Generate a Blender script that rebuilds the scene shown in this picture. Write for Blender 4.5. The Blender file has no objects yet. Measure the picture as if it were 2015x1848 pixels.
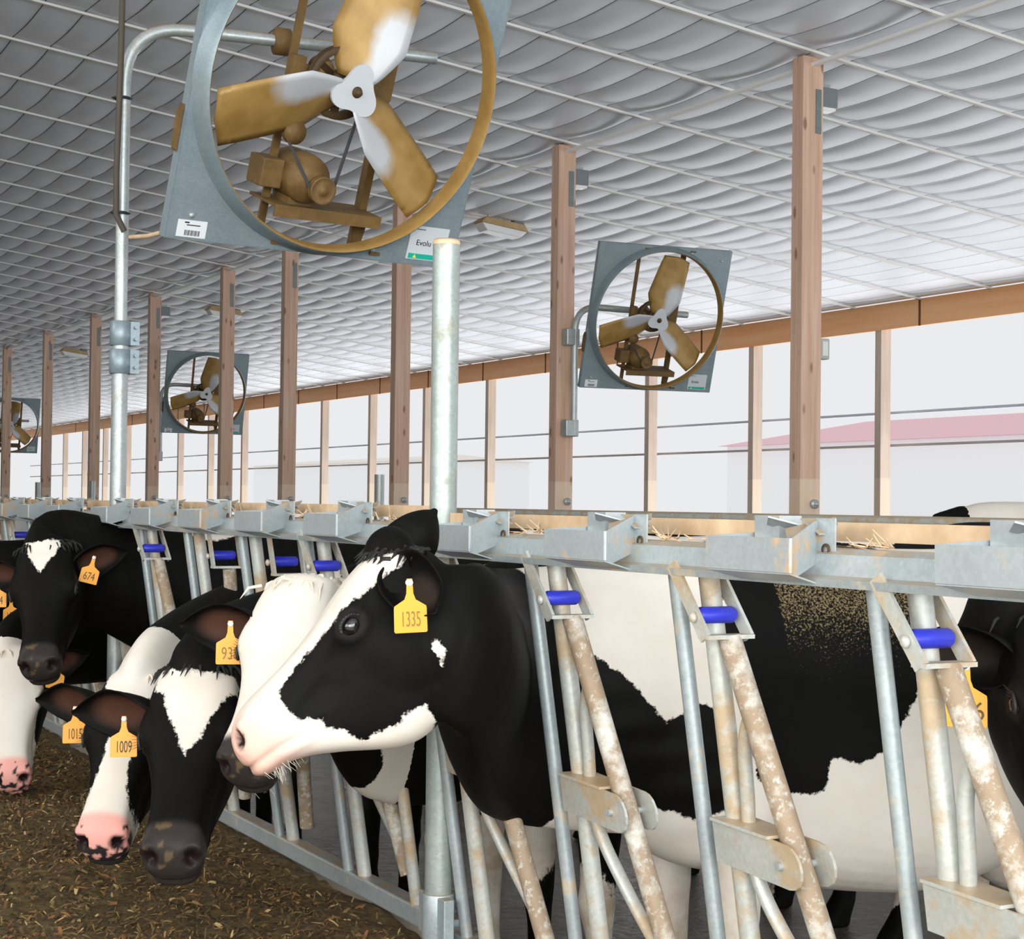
import bpy, math, random
import numpy as np
from mathutils import Matrix, Vector, noise as mnoise

C = bpy.context.scene.collection
rng = np.random.default_rng(7)
random.seed(7)
CAMZ = 1.42

# ------------------------------------------------------------------ camera
FPX = 3400.0
yaw = math.atan2(1787.0, FPX)
pitch = math.atan2(66.0, FPX)
fwd = Vector((math.sin(yaw) * math.cos(pitch), math.cos(yaw) * math.cos(pitch), math.sin(pitch)))
r0 = fwd.cross(Vector((0, 0, 1))).normalized()
u0 = r0.cross(fwd)
ROLL = 0.012
cr = r0 * math.cos(ROLL) + u0 * math.sin(ROLL)
cu = u0 * math.cos(ROLL) - r0 * math.sin(ROLL)
cam = bpy.data.cameras.new('camera')
cam.sensor_width = 36.0
cam.sensor_fit = 'HORIZONTAL'
cam.lens = FPX / 2015.0 * 36.0
cam.clip_end = 500
co = bpy.data.objects.new('camera', cam)
C.objects.link(co)
m = Matrix((cr, cu, -fwd)).transposed().to_4x4()
m.translation = Vector((0, 0, CAMZ))
co.matrix_world = m
bpy.context.scene.camera = co

# ------------------------------------------------------------------ world, lights, exposure
sc = bpy.context.scene
sc.view_settings.view_transform = 'Standard'
sc.view_settings.look = 'None'
sc.view_settings.gamma = 1.0
sc.view_settings.exposure = 0.0
w = bpy.data.worlds.new('overcast_sky')
sc.world = w
w.use_nodes = True
bg = w.node_tree.nodes['Background']
bg.inputs[0].default_value = (0.965, 0.975, 1.0, 1)
bg.inputs[1].default_value = 0.86


def area(name, loc, target, sx, sy, power, col, spread=180):
    l = bpy.data.lights.new(name, 'AREA')
    l.shape = 'RECTANGLE'
    l.size = sx
    l.size_y = sy
    l.energy = power
    l.color = col
    l.spread = math.radians(spread)
    o = bpy.data.objects.new(name, l)
    C.objects.link(o)
    o.location = loc
    d = Vector(target) - Vector(loc)
    o.rotation_euler = d.to_track_quat('-Z', 'Y').to_euler()
    return o


# added unseen fill lamps: left side, above the alley, behind the camera
area('fill_left_side', (-5.9, 4, 2.7), (3, 7, 0.6), 26, 2.6, 620, (1.0, 0.985, 0.96), 130)
area('fill_overhead', (-4.6, 8, 5.9), (1.6, 8, 0.6), 2.5, 30, 520, (1.0, 0.99, 0.97), 110)
area('fill_behind_camera', (0, -7, 2.8), (4, 14, 1.2), 11, 4.4, 1250, (0.95, 0.98, 1.0), 180)
# added lamp hidden behind the low wall, boosts yard bounce on the ceiling
area('fill_yard_bounce', (16.6, 30, 0.35), (10.0, 30, 4.6), 78, 2.6, 2600, (0.97, 0.985, 1.0))

# ------------------------------------------------------------------ helpers: objects


def empty(name, loc=(0, 0, 0), rot=(0, 0, 0)):
    o = bpy.data.objects.new(name, None)
    C.objects.link(o)
    o.empty_display_size = 0.1
    o.location = loc
    o.rotation_euler = rot
    return o


def tag(o, label=None, cat=None, group=None, kind=None):
    if label: o['label'] = label
    if cat: o['category'] = cat
    if group: o['group'] = group
    if kind: o['kind'] = kind
    return o


class MB:
    """collects shapes, builds ONE mesh object"""

    def __init__(self):
        self.v, self.f, self.s, self.mi, self.n = [], [], [], [], 0

    def add(self, verts, faces, smooth=False, mi=0, M=None):
        verts = np.asarray(verts, float)
        if M is not None:
            A = np.array(M)
            verts = verts @ A[:3, :3].T + A[:3, 3]
        self.v.append(verts)
        n = self.n
        self.f += [tuple(i + n for i in f) for f in faces]
        self.s += [smooth] * len(faces)
        self.mi += [mi] * len(faces)
        self.n += len(verts)
        return self

    def box(self, c, size, M=None, mi=0):
        x, y, z = [s / 2 for s in size]
        v = np.array([(-x, -y, -z), (x, -y, -z), (x, y, -z), (-x, y, -z), (-x, -y, z), (x, -y, z), (x, y, z), (-x, y, z)]) + np.array(c)
        f = [(3, 2, 1, 0), (4, 5, 6, 7), (0, 1, 5, 4), (1, 2, 6, 5), (2, 3, 7, 6), (3, 0, 4, 7)]
        return self.add(v, f, False, mi, M)

    def bar(self, a, b, wx, wy, up=(0, 0, 1), mi=0, M=None):
        """rectangular bar from a to b; wx along side axis, wy along up-ish axis"""
        a, b = np.array(a, float), np.array(b, float)
        d = b - a
        L = np.linalg.norm(d)
        d /= L
        s = np.cross(d, up)
        s /= np.linalg.norm(s)
        u = np.cross(s, d)
        v = []
        for p in (a, b):
            for sx, su in ((-1, -1), (1, -1), (1, 1), (-1, 1)):
                v.append(p + s * sx * wx / 2 + u * su * wy / 2)
        f = [(0, 1, 2, 3), (7, 6, 5, 4), (0, 4, 5, 1), (1, 5, 6, 2), (2, 6, 7, 3), (3, 7, 4, 0)]
        return self.add(v, f, False, mi, M)

    def tube(self, pts, r, seg=14, cap=True, mi=0, M=None):
        pts = np.array(pts, float)
        n = len(pts)
        r = np.broadcast_to(np.array(r, float), (n,))
        t = np.gradient(pts, axis=0)
        t /= np.linalg.norm(t, axis=1)[:, None]
        u = np.cross(t[0], (0.31, 0.83, 0.47))
        u /= np.linalg.norm(u)
        v, f = [], []
        th = np.linspace(0, 2 * np.pi, seg, endpoint=False)
        for i in range(n):
            u = u - t[i] * (u @ t[i])
            u /= np.linalg.norm(u)
            w_ = np.cross(t[i], u)
            v.append(pts[i] + r[i] * (np.cos(th)[:, None] * u + np.sin(th)[:, None] * w_))
        for i in range(n - 1):
            for j in range(seg):
                k = (j + 1) % seg
                f.append((i * seg + j, i * seg + k, (i + 1) * seg + k, (i + 1) * seg + j))
        V = np.vstack(v)
        self.add(V, f, True, mi, M)
        if cap:
            self.add(v[0], [tuple(range(seg))[::-1]], False, mi, M)
            self.add(v[-1], [tuple(range(seg))], False, mi, M)
        return self

    def lathe(self, prof, seg=32, axis='y', mi=0, M=None, smooth=True):
        """prof: (radius, height) list, spun round the local axis"""
        th = np.linspace(0, 2 * np.pi, seg, endpoint=False)
        v = []
        for r, h in prof:
            c, s = r * np.cos(th), r * np.sin(th)
            hh = np.full(seg, h)
            v.append(np.c_[c, hh, s] if axis == 'y' else (np.c_[c, s, hh] if axis == 'z' else np.c_[hh, c, s]))
        f = []
        for i in range(len(prof) - 1):
            for j in range(seg):
                k = (j + 1) % seg
                f.append((i * seg + j, i * seg + k, (i + 1) * seg + k, (i + 1) * seg + j))
        return self.add(np.vstack(v), f, smooth, mi, M)

    def prism(self, poly, h0, h1, axis='y', mi=0, M=None):
        """2D polygon extruded along an axis"""
        n = len(poly)

        def P(p, h):
            return (p[0], h, p[1]) if axis == 'y' else ((p[0], p[1], h) if axis == 'z' else (h, p[0], p[1]))
        v = [P(p, h0) for p in poly] + [P(p, h1) for p in poly]
        f = [tuple(range(n))[::-1], tuple(range(n, 2 * n))]
        f += [(i, (i + 1) % n, n + (i + 1) % n, n + i) for i in range(n)]
        return self.add(v, f, False, mi, M)

    def sphere(self, c, r, seg=16, M=None, mi=0):
        r = np.broadcast_to(np.array(r, float), (3,))
        v, f = [], []
        k = seg // 2
        for i in range(k + 1):
            a = np.pi * i / k
            for j in range(seg):
                b = 2 * np.pi * j / seg
                v.append((np.sin(a) * np.cos(b), np.sin(a) * np.sin(b), np.cos(a)))
        for i in range(k):
            for j in range(seg):
                f.append((i * seg + j, (i + 1) * seg + j, (i + 1) * seg + (j + 1) % seg, i * seg + (j + 1) % seg))
        return self.add(np.array(v) * r + np.array(c), f, True, mi, M)

    def mesh(self, name, mats):
        me = bpy.data.meshes.new(name)
        me.from_pydata(np.vstack(self.v).tolist(), [], self.f)
        me.polygons.foreach_set('use_smooth', self.s)
        me.polygons.foreach_set('material_index', self.mi)
        for mm in (mats if isinstance(mats, (list, tuple)) else [mats]):
            me.materials.append(mm)
        me.validate()
        me.update()
        return me

    def build(self, name, mats, parent=None, bevel=0):
        o = bpy.data.objects.new(name, self.mesh(name, mats))
        C.objects.link(o)
        o.parent = parent
        if bevel:
            b = o.modifiers.new('bevel', 'BEVEL')
            b.width = bevel
            b.segments = 2
            b.limit_method = 'ANGLE'
            b.angle_limit = 0.7
        return o


def arc(p0, p1, p2, n=8):
    """quadratic bend p0-p1-p2"""
    t = np.linspace(0, 1, n)[:, None]
    p0, p1, p2 = map(lambda q: np.array(q, float), (p0, p1, p2))
    return (1 - t) ** 2 * p0 + 2 * t * (1 - t) * p1 + t ** 2 * p2


def copy_tree(o, parent=None):
    c = o.copy()
    C.objects.link(c)
    c.parent = parent
    for ch in list(o.children):
        copy_tree(ch, c)
    return c


# ------------------------------------------------------------------ helpers: materials
class NT:
    def __init__(self, name):
        self.m = bpy.data.materials.new(name)
        self.m.use_nodes = True
        self.t = self.m.node_tree
        self.b = self.t.nodes['Principled BSDF']

    def n(self, typ, **kw):
        x = self.t.nodes.new(typ)
        for k, v in kw.items():
            if k.startswith('i_'):
                x.inputs[int(k[2:]) if k[2:].isdigit() else k[2:]].default_value = v
            else:
                setattr(x, k, v)
        return x

    def l(self, a, b):
        self.t.links.new(a, b)

    def coord(self, kind='Object', scale=(1, 1, 1)):
        tc = self.n('ShaderNodeTexCoord')
        mp = self.n('ShaderNodeMapping')
        mp.inputs['Scale'].default_value = scale
        self.l(tc.outputs[kind], mp.inputs[0])
        return mp.outputs[0]

    def noise(self, vec, scale, detail=4, rough=.55):
        x = self.n('ShaderNodeTexNoise')
        x.inputs['Scale'].default_value = scale
        x.inputs['Detail'].default_value = detail
        x.inputs['Roughness'].default_value = rough
        if vec is not None: self.l(vec, x.inputs['Vector'])
        return x.outputs['Fac']

    def ramp(self, fac, stops, interp='LINEAR'):
        x = self.n('ShaderNodeValToRGB')
        cr_ = x.color_ramp
        cr_.interpolation = interp
        while len(cr_.elements) < len(stops): cr_.elements.new(0.5)
        for e, (p, c) in zip(cr_.elements, stops):
            e.position = p
            e.color = (c[0], c[1], c[2], 1) if hasattr(c, '__len__') else (c, c, c, 1)
        self.l(fac, x.inputs[0])
        return x.outputs[0]

    def mix(self, fac, a, b, blend='MIX'):
        x = self.n('ShaderNodeMix', data_type='RGBA', blend_type=blend)
        for s, q in ((x.inputs[0], fac), (x.inputs[6], a), (x.inputs[7], b)):
            if hasattr(q, 'is_output'):
                self.l(q, s)
            elif hasattr(q, '__len__'):
                s.default_value = (q[0], q[1], q[2], 1)
            else:
                s.default_value = q
        return x.outputs[2]

    def math(self, op, a, b=0.0, c=None):
        x = self.n('ShaderNodeMath', operation=op)
        for i, q in enumerate((a, b, c)):
            if q is None: continue
            if hasattr(q, 'is_output'):
                self.l(q, x.inputs[i])
            else:
                x.inputs[i].default_value = q
        return x.outputs[0]

    def attr(self, name, out='Fac'):
        x = self.n('ShaderNodeAttribute')
        x.attribute_name = name
        return x.outputs[out]

    def bump(self, h, strength=.3, dist=.01):
        x = self.n('ShaderNodeBump')
        x.inputs['Strength'].default_value = strength
        x.inputs['Distance'].default_value = dist
        self.l(h, x.inputs['Height'])
        self.l(x.outputs[0], self.b.inputs['Normal'])

    def up(self):
        g = self.n('ShaderNodeNewGeometry')
        s = self.n('ShaderNodeSeparateXYZ')
        self.l(g.outputs['Normal'], s.inputs[0])
        return s.outputs[2]

    def set(self, col=None, rough=None, metal=None, spec=None):
        for k, q in (('Base Color', col), ('Roughness', rough), ('Metallic', metal), ('Specular IOR Level', spec)):
            if q is None: continue
            s = self.b.inputs[k]
            if hasattr(q, 'is_output'):
                self.l(q, s)
            elif hasattr(q, '__len__'):
                s.default_value = (q[0], q[1], q[2], 1)
            else:
                s.default_value = q
        return self.m


def plain(name, col, rough=.5, metal=0.0):
    return NT(name).set(col, rough, metal)


def galvanised(name, a=(.52, .58, .60), b=(.70, .74, .75), dirt=0.0, dirt_col=(.42, .27, .13), dust=0.0, metal=.45, rough=.42, kind='Object', dmul=1.7, chips=False):
    t = NT(name)
    v = t.coord(kind)
    vo = t.n('ShaderNodeTexVoronoi')
    vo.inputs['Scale'].default_value = 120
    t.l(v, vo.inputs['Vector'])
    sp = t.n('ShaderNodeSeparateColor')
    t.l(vo.outputs['Color'], sp.inputs[0])
    n1 = t.noise(v, 6, 6)
    f = t.math('ADD', t.math('MULTIPLY', sp.outputs[0], .22), t.math('MULTIPLY', n1, .78))
    col = t.mix(t.ramp(f, [(.25, 0), (.75, 1)]), a, b)
    met, ro = metal, rough
    if dirt:
        n2 = t.noise(v, 9, 8, .7)
        d = t.ramp(n2, [(.62 - .35 * dirt, 0), (.70 - .25 * dirt, 1)])
        if chips:
            d = t.math('MULTIPLY', d, t.ramp(t.noise(v, 46, 5, .7), [(.36, .25), (.46, 1)]))
        col = t.mix(t.math('MULTIPLY', d, .88), col, t.mix(t.noise(v, 40), dirt_col, tuple(min(1, c * dmul) for c in dirt_col)))
        met = t.math('MULTIPLY', t.math('SUBTRACT', 1.0, d), metal)
    if dust:
        u = t.ramp(t.up(), [(.55, 0), (.85, 1)])
        nn = t.ramp(t.noise(v, 14, 5), [(.28, 0), (.5, 1)])
        col = t.mix(t.math('MULTIPLY', t.math('MULTIPLY', u, nn), dust), col, (.52, .32, .13))
    return t.set(col, ro, met)


M = {}
M['galv'] = galvanised('galvanised_steel', (.36,.42,.43), (.52,.57,.58), dirt=.12, dust=.5, dirt_col=(.40, .30, .17))
M['galv_clean'] = galvanised('galvanised_sheet', (.21, .27, .30), (.29, .36, .385), metal=.35, rough=.4)
M['galv_pipe'] = galvanised('galvanised_pipe', (.32, .36, .36), (.50, .54, .53), dirt=.1, dirt_col=(.3, .26, .18), metal=.5)
M['mast_pipe'] = galvanised('dusty_mast_pipe', (.34, .39, .39), (.54, .58, .57), dirt=.08, dirt_col=(.3, .26, .18), dust=1.0, metal=.5)
M['galv_dirty'] = galvanised('dirty_galvanised_steel', (.46, .48, .44), (.62, .64, .60), dirt=.42, dirt_col=(.33, .24, .14), dust=.6, metal=.3)
M['rusty'] = galvanised('rusty_dusty_bar', (.50, .50, .44), (.66, .64, .58), dirt=.74, dirt_col=(.22, .145, .08), dmul=1.5, chips=True, dust=.4, metal=.1, rough=.65)
M['tray'] = galvanised('galvanised_tray', (.38, .43, .45), (.50, .55, .56), dirt=.16, dirt_col=(.45, .28, .13), dust=.7, metal=.35)
M['blue'] = NT('blue_plastic').set((.03, .04, .55), .4)
M['dusty_wood'] = None


def dusty_board():
    t = NT('dusty_tan_bar')
    v = t.coord('Object', (1, 1, 1))
    n = t.noise(v, 12, 6)
    col = t.ramp(n, [(.3, (.50, .33, .19)), (.7, (.74, .56, .36))])
    return t.set(col, .8)


M['dust'] = dusty_board()


def dusty_brown(name, a, b, metal=.1, rough=.65):
    t = NT(name)
    v = t.coord('Object')
    n = t.noise(v, 7, 8, .7)
    n2 = t.noise(v, 60, 3)
    col = t.ramp(n, [(.3, a), (.7, b)])
    col = t.mix(t.math('MULTIPLY', n2, .4), col, tuple(c * .6 for c in a))
    t.bump(n2, .25, .004)
    return t.set(col, rough, metal)


M['fan_brown'] = dusty_brown('brown_dusty_metal', (.10, .055, .015), (.25, .145, .04))
M['fan_rim'] = dusty_brown('dusty_ochre_rim', (.30, .165, .035), (.46, .28, .085))
M['fan_dark'] = dusty_brown('dark_dusty_iron', (.05, .03, .015), (.13, .08, .03), .3)
M['white_hub'] = plain('pale_hub', (.62, .65, .68), .4, .2)
M['rubber'] = plain('black_rubber', (.025, .025, .028), .6)
M['sticker'] = plain('white_sticker', (.72, .75, .77), .5)
M['green'] = plain('green_band', (.0, .42, .30), .5)
M['ink'] = plain('black_ink', (.02, .02, .02), .6)
M['yellow_ink'] = plain('yellow_mark', (.85, .75, .08), .5)


def blade_mat():
    t = NT('dusty_fan_blade')
    tc = t.n('ShaderNodeTexCoord')
    s = t.n('ShaderNodeSeparateXYZ')
    t.l(tc.outputs['Object'], s.inputs[0])
    n = t.noise(tc.outputs['Object'], 9, 5)
    # worn bright patch close to the hub, on one half of the blade's width
    r = t.math('ADD', s.outputs[0], t.math('MULTIPLY', n, .10))
    e1 = t.ramp(r, [(.36, 1), (.44, 0)])
    wv = t.math('ADD', s.outputs[2], t.math('MULTIPLY', n, .06))
    e2 = t.ramp(t.math('ADD', wv, .5), [(.50, 1), (.545, 0)])
    col = t.mix(t.math('MULTIPLY', e1, e2), t.ramp(n, [(.3, (.28, .16, .035)), (.7, (.42, .26, .08))]), (.50, .52, .54))
    return t.set(col, .45, .15)


M['blade'] = blade_mat()


def wood(name, a, b, knots=True, bleach_z=None, axis='z', scale=1.0):
    t = NT(name)
    tc = t.n('ShaderNodeTexCoord')
    sep = t.n('ShaderNodeSeparateXYZ')
    t.l(tc.outputs['Object'], sep.inputs[0])
    mp = t.n('ShaderNodeMapping')
    st = {'z': (14, 14, .55), 'y': (14, .55, 14)}[axis]
    mp.inputs['Scale'].default_value = tuple(q * scale for q in st)
    oi = t.n('ShaderNodeObjectInfo')
    mv = t.n('ShaderNodeVectorMath', operation='ADD')
    t.l(tc.outputs['Object'], mv.inputs[0])
    cmb = t.n('ShaderNodeCombineXYZ')
    mm = t.math('MULTIPLY', oi.outputs['Random'], 37.0)
    for i in range(3): t.l(mm, cmb.inputs[i])
    t.l(cmb.outputs[0], mv.inputs[1])
    t.l(mv.outputs[0], mp.inputs[0])
    n = t.noise(mp.outputs[0], 1.6, 6, .6)
    col = t.ramp(n, [(.25, a), (.5, tuple((x + y) / 2 for x, y in zip(a, b))), (.72, b)])
    if knots:
        vo = t.n('ShaderNodeTexVoronoi')
        mk = t.n('ShaderNodeMapping')
        mk.inputs['Scale'].default_value = {'z': (9, 9, 3.2), 'y': (9, 3.2, 9)}[axis]
        t.l(mv.outputs[0], mk.inputs[0])
        vo.inputs['Scale'].default_value = 1.0
        t.l(mk.outputs[0], vo.inputs['Vector'])
        k = t.ramp(vo.outputs['Distance'], [(.10, 1), (.2, 0)])
        col = t.mix(t.math('MULTIPLY', k, .75), col, (.22, .075, .03))
    if bleach_z is not None:
        e = t.ramp(t.math('ADD', t.math('SUBTRACT', sep.outputs[2], bleach_z), .5), [(.495, 1), (.505, 0)])
        col = t.mix(t.math('MULTIPLY', e, .55), col, (.80, .66, .50))
    return t.set(col, .65)


M['post'] = wood('post_timber', (.52, .31, .21), (.74, .53, .41), bleach_z=1.75)
M['stud'] = wood('stud_timber', (.55, .42, .33), (.72, .58, .47), knots=False, bleach_z=1.8)
M['beam'] = wood('orange_plywood', (.92, .40, .16), (.98, .58, .30), knots=False, axis='y', scale=.35)
M['dark_wood'] = wood('dark_timber', (.20, .09, .03), (.33, .17, .07), knots=False)

# ================================================================== THE SETTING
DP, DW = 8.125, 14.625            # distance of the post row and of the open side wall


def zceil(x):
    return CAMZ + 3.4625 + 0.1237 * (DP - x)


BAY = 3.80
POST_Y = [10.65, 14.46, 18.26, 21.95, 24.58, 28.41, 32.33, 36.26, 40.35, 44.4]
STRAP0, STRAP = 10.47, BAY / 3


def fabric_mat():
    t = NT('white_ceiling_fabric')
    v = t.coord('Object')
    n = t.noise(v, 3, 4)
    col = t.ramp(n, [(.3, (.83, .87, .94)), (.7, (.87, .905, .965))])
    return t.set(col, .42, 0, .4)


def build_ceiling():
    xs, us = [], []
    row = 0.33
    x = -6.1
    while x < DW - 0.05:
        for u in (0.0, .06, .15, .27, .4, .53, .66, .78, .89, .94, .968):
            if x + u * row < DW - .02:
                xs.append(x + u * row)
                us.append(u)
        x += row
    xs.append(DW - .02)
    us.append(1.0)
    xs, us = np.array(xs), np.array(us)
    ys = []
    k0 = int((-9 - STRAP0) / STRAP)
    for k in range(k0, 53):
        nn = 12 if STRAP0 + k * STRAP < 40 else 6
        ys += [STRAP0 + STRAP * (k + i / nn) for i in range(nn)]
    ys = np.array(ys)
    s = np.mod((ys - STRAP0) / STRAP, 1.0)
    S = np.sin(np.pi * s) ** 1.0
    prof = -np.sin(np.pi * us ** .72)
    fade = np.clip((DW - xs) / 4.0, .35, 1)
    Z = zceil(xs)[None, :] + (0.027 * prof * fade)[None, :] * (.4 + .6 * S[:, None]) - .026 * S[:, None] * np.clip((DW - xs) / 2, .3, 1)[None, :]
    X, Y = np.meshgrid(xs, ys)
    V = np.stack([X, Y, Z], -1).reshape(-1, 3)
    nx, ny = len(xs), len(ys)
    I = np.arange(nx * ny).reshape(ny, nx)
    F = np.stack([I[:-1, :-1], I[1:, :-1], I[1:, 1:], I[:-1, 1:]], -1).reshape(-1, 4)
    b = MB()
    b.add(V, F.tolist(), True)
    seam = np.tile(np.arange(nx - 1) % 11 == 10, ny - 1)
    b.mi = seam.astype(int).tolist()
    me = b.mesh('ceiling', [fabric_mat(), plain('ceiling_seam_shade', (.13, .135, .15), .6)])  # narrow seam faces coloured dark to paint in the shadow of the gap
    try:
        me.set_sharp_from_angle(angle=math.radians(40))
    except Exception:
        pass
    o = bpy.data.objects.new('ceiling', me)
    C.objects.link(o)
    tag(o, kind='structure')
    strap = plain('white_strap', (.80, .79, .76), .6)
    for k in range(-8, 52):
        y = STRAP0 + k * STRAP
        MB().bar((-6, y, zceil(-6) - .03), (DW - .03, y, zceil(DW) - .03), .035, .02).build('strap', strap, o)
    for yy in ((-5, 70),):
        MB().bar((DP, -5, zceil(DP) - .085), (DP, 70, zceil(DP) - .085), .05, .025).build('batten', strap, o)
    MB().box((DW - .09, 30, zceil(DW) + .02), (.18, 84, .05)).build('edge_trim', plain('white_trim', (.8, .8, .78), .5), o)
    return o


build_ceiling()

# open side wall: header beam, studs, sill
zt = zceil(DW) - .01
wall = empty('wall_right', (DW, 0, 0))
tag(wall, kind='structure')
MB().box((.03, 30, zt - .18), (.06, 84, .34)).build('header_beam', M['beam'], wall)
jm = plain('beam_joint', (.16, .06, .02), .7)
for y in np.arange(2.2, 62, 2.44):
    MB().box((-.004, y, zt - .18), (.012, .03, .35)).build('joint', jm, wall)
STUD_Y = [17.65 + 2.81 * k for k in range(-3, 18)]
for y in STUD_Y:
    MB().box((.09, y, zt / 2 - .25), (.16, .12, zt + .3)).build('stud', M['stud'], wall)
MB().box((.12, 30, .35), (.16, 84, 1.2)).build('low_wall', plain('pale_low_wall', (.72, .70, .66), .8), wall)
tag(MB().box((-6.4, 30, 2.6), (.3, 90, 5.2)).build('wall_left_blocker', plain('light_blocker_wall', (.55, .52, .48), .8)), kind='structure')  # unseen solid wall added to keep side sky light off the ceiling
MB().box((-.42, 41.9 + 1.15, 2.0), (.16, .42, 4.1)).build('door_jamb', M['dark_wood'], wall)


def wet_floor():
    t = NT('wet_concrete')
    v = t.coord('Object')
    n = t.noise(v, 5, 8, .65)
    n2 = t.noise(v, 26, 6, .7)
    col = t.ramp(n, [(.3, (.035, .032, .025)), (.7, (.13, .12, .10))])
    ro = t.ramp(n2, [(.35, .04), (.65, .22)])
    t.bump(t.math('ADD', n, t.math('MULTIPLY', n2, .5)), .8, .035)
    t.b.inputs['IOR'].default_value = 2.2
    return t.set(col, ro, 0, .6)


def concrete(name, a, b):
    t = NT(name)
    v = t.coord('Object')
    n = t.noise(v, 3, 8, .65)
    return t.set(t.ramp(n, [(.3, a), (.7, b)]), .85)


ZF = -0.12
tag(MB().box(((2.1 + DW) / 2, 30, ZF - .1), (DW - 2.1, 84, .2)).build('floor', wet_floor()), kind='structure')
tag(MB().box((-6.0, 30, -.1), (16.2, 84, .2)).build('floor_feed_alley', concrete('pale_concrete', (.55, .52, .46), (.70, .67, .60))), kind='structure')
tag(MB().box((2.12, 30, 0.02), (.16, 84, .32)).build('trim_1', concrete('manger_curb_concrete', (.45, .38, .28), (.66, .58, .46))), kind='structure')
tag(MB().box((110, 70, -.5), (190, 420, .3)).build('ground', concrete('pale_yard', (.93, .93, .93), (.96, .96, .96))), kind='structure')

# ------------------------------------------------------------------ things outside
fr = empty('yard_fence', (DW + .45, 0, 0))
tag(fr, 'thin grey double-rail fence just outside the open side of the barn', 'fence')
fm = plain('pale_blue_grey_paint', (.64, .68, .78), .5)
MB().bar((0, 4, 2.67), (0, 70, 2.67), .03, .035).build('rail', fm, fr)
MB().bar((0, 4, 2.24), (0, 70, 2.24), .03, .035).build('rail', plain('weathered_rail', (.52, .48, .46), .6), fr)
for y in STUD_Y:
    MB().bar((0, y - .05, -.3), (0, y - .05, 2.67), .04, .04).build('picket', fm, fr)


def shed(name, label, y0, y1, x0, zeave, zridge, roofcol, wallcol, depth=12, hip=4.0):
    r = empty(name, (x0, (y0 + y1) / 2, -.35))
    tag(r, label, 'building')
    h = (y1 - y0) / 2
    MB().box((depth / 2, 0, zeave / 2 + .17), (depth, 2 * h, zeave + .35)).build('wall', plain(name + '_wall', wallcol, .8), r)
    z0, z1 = zeave + .35, zridge + .35
    v = [(-.4, -h - .4, z0), (depth + .4, -h - .4, z0), (depth + .4, h + .4, z0), (-.4, h + .4, z0), (depth / 2, -h + hip, z1), (depth / 2, h - hip, z1)]
    b = MB()
    b.add(v, [(0, 4, 5, 3), (1, 2, 5, 4), (0, 1, 4), (3, 5, 2), (0, 3, 2, 1)])
    b.build('roof', plain(name + '_roof', roofcol, .7), r)
    return r


shed('red_roofed_shed', 'long shed with red roof coloured haze-pink in the yard beyond the right side wall', 30, 80.5, 56, 4.75, 6.1, (.86, .54, .59), (.97, .97, .97), 10, 6)  # roof red lightened to pink, bright haze painted into the colour
shed('cream_shed', 'low cream-fronted shed far across the yard, seen past the middle posts', 130, 172, 60, 4.9, 5.5, (.90, .83, .74), (.97, .97, .97), 10, 3)

# ------------------------------------------------------------------ support posts
plate = galvanised('dark_mending_plate', (.16, .20, .20), (.28, .33, .32), metal=.4)
post_lab = ['near right wooden post, the widest, running up to the ceiling', 'wooden post carrying the second fan on its bent pipe', 'wooden post half hidden behind the large fan, just left of the grey pipe stub',
            'wooden post whose top is hidden behind the lower edge of the large fan', 'wooden post standing in front of the third fan', 'wooden post that carries the third fan',
            'wooden post just left of the tall galvanised fan mast', 'thin wooden post, second from the left edge', 'wooden post at the left edge in front of the farthest fan', 'farthest wooden post, carrying the farthest fan']


def make_post():
    r = empty('support_post')
    h = zceil(DP) + .10
    b = MB()
    b.box((0, 0, h / 2), (.19, .14, h))
    b.build('timber', M['post'], r, bevel=.006)
    MB().box((.045, -.074, h - .42), (.05, .01, .34)).build('mending_plate', plate, r)
    bm_ = MB()
    bm_.lathe([(0, -.03), (.035, -.03), (.035, -.005), (0, -.005)], 14)
    bm_.lathe([(0, -.05), (.015, -.05), (.015, -.03)], 6)
    bb = bm_.build('bolt', M['galv'], r)
    bb.location = (.03, -.07, 1.44 - ZF)
    return r


p0 = make_post()
for i, y in enumerate(POST_Y):
    p = p0 if i == 0 else copy_tree(p0)
    p.location = (DP, y, ZF)
    tag(p, post_lab[i], 'post', 'wooden posts along the stalls')

# flood lights on the posts, lamps under the ceiling, switch box
lens = plain('white_lens', (.86, .87, .88), .3)
grey = plain('grey_housing', (.20, .23, .25), .5, .2)


def flood(y, lab):
    r = empty('flood_light', (DP + .18, y + .02, zceil(DP) - .36))
    tag(r, lab, 'lamp', 'flood lights on post tops')
    MB().box((0, 0, .05), (.15, .13, .15)).build('housing', grey, r, bevel=.008)
    MB().box((0, 0, -.035), (.13, .11, .03)).build('lens', lens, r, bevel=.008)
    MB().box((-.05, 0, .14), (.16, .05, .04)).build('bracket', M['galv'], r)


flood(POST_Y[0], 'grey flood light on top of the near right post')
flood(POST_Y[1], 'grey flood light on top of the post with the second fan')
flood(POST_Y[5], 'grey flood light on top of the post carrying the third fan')


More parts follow.
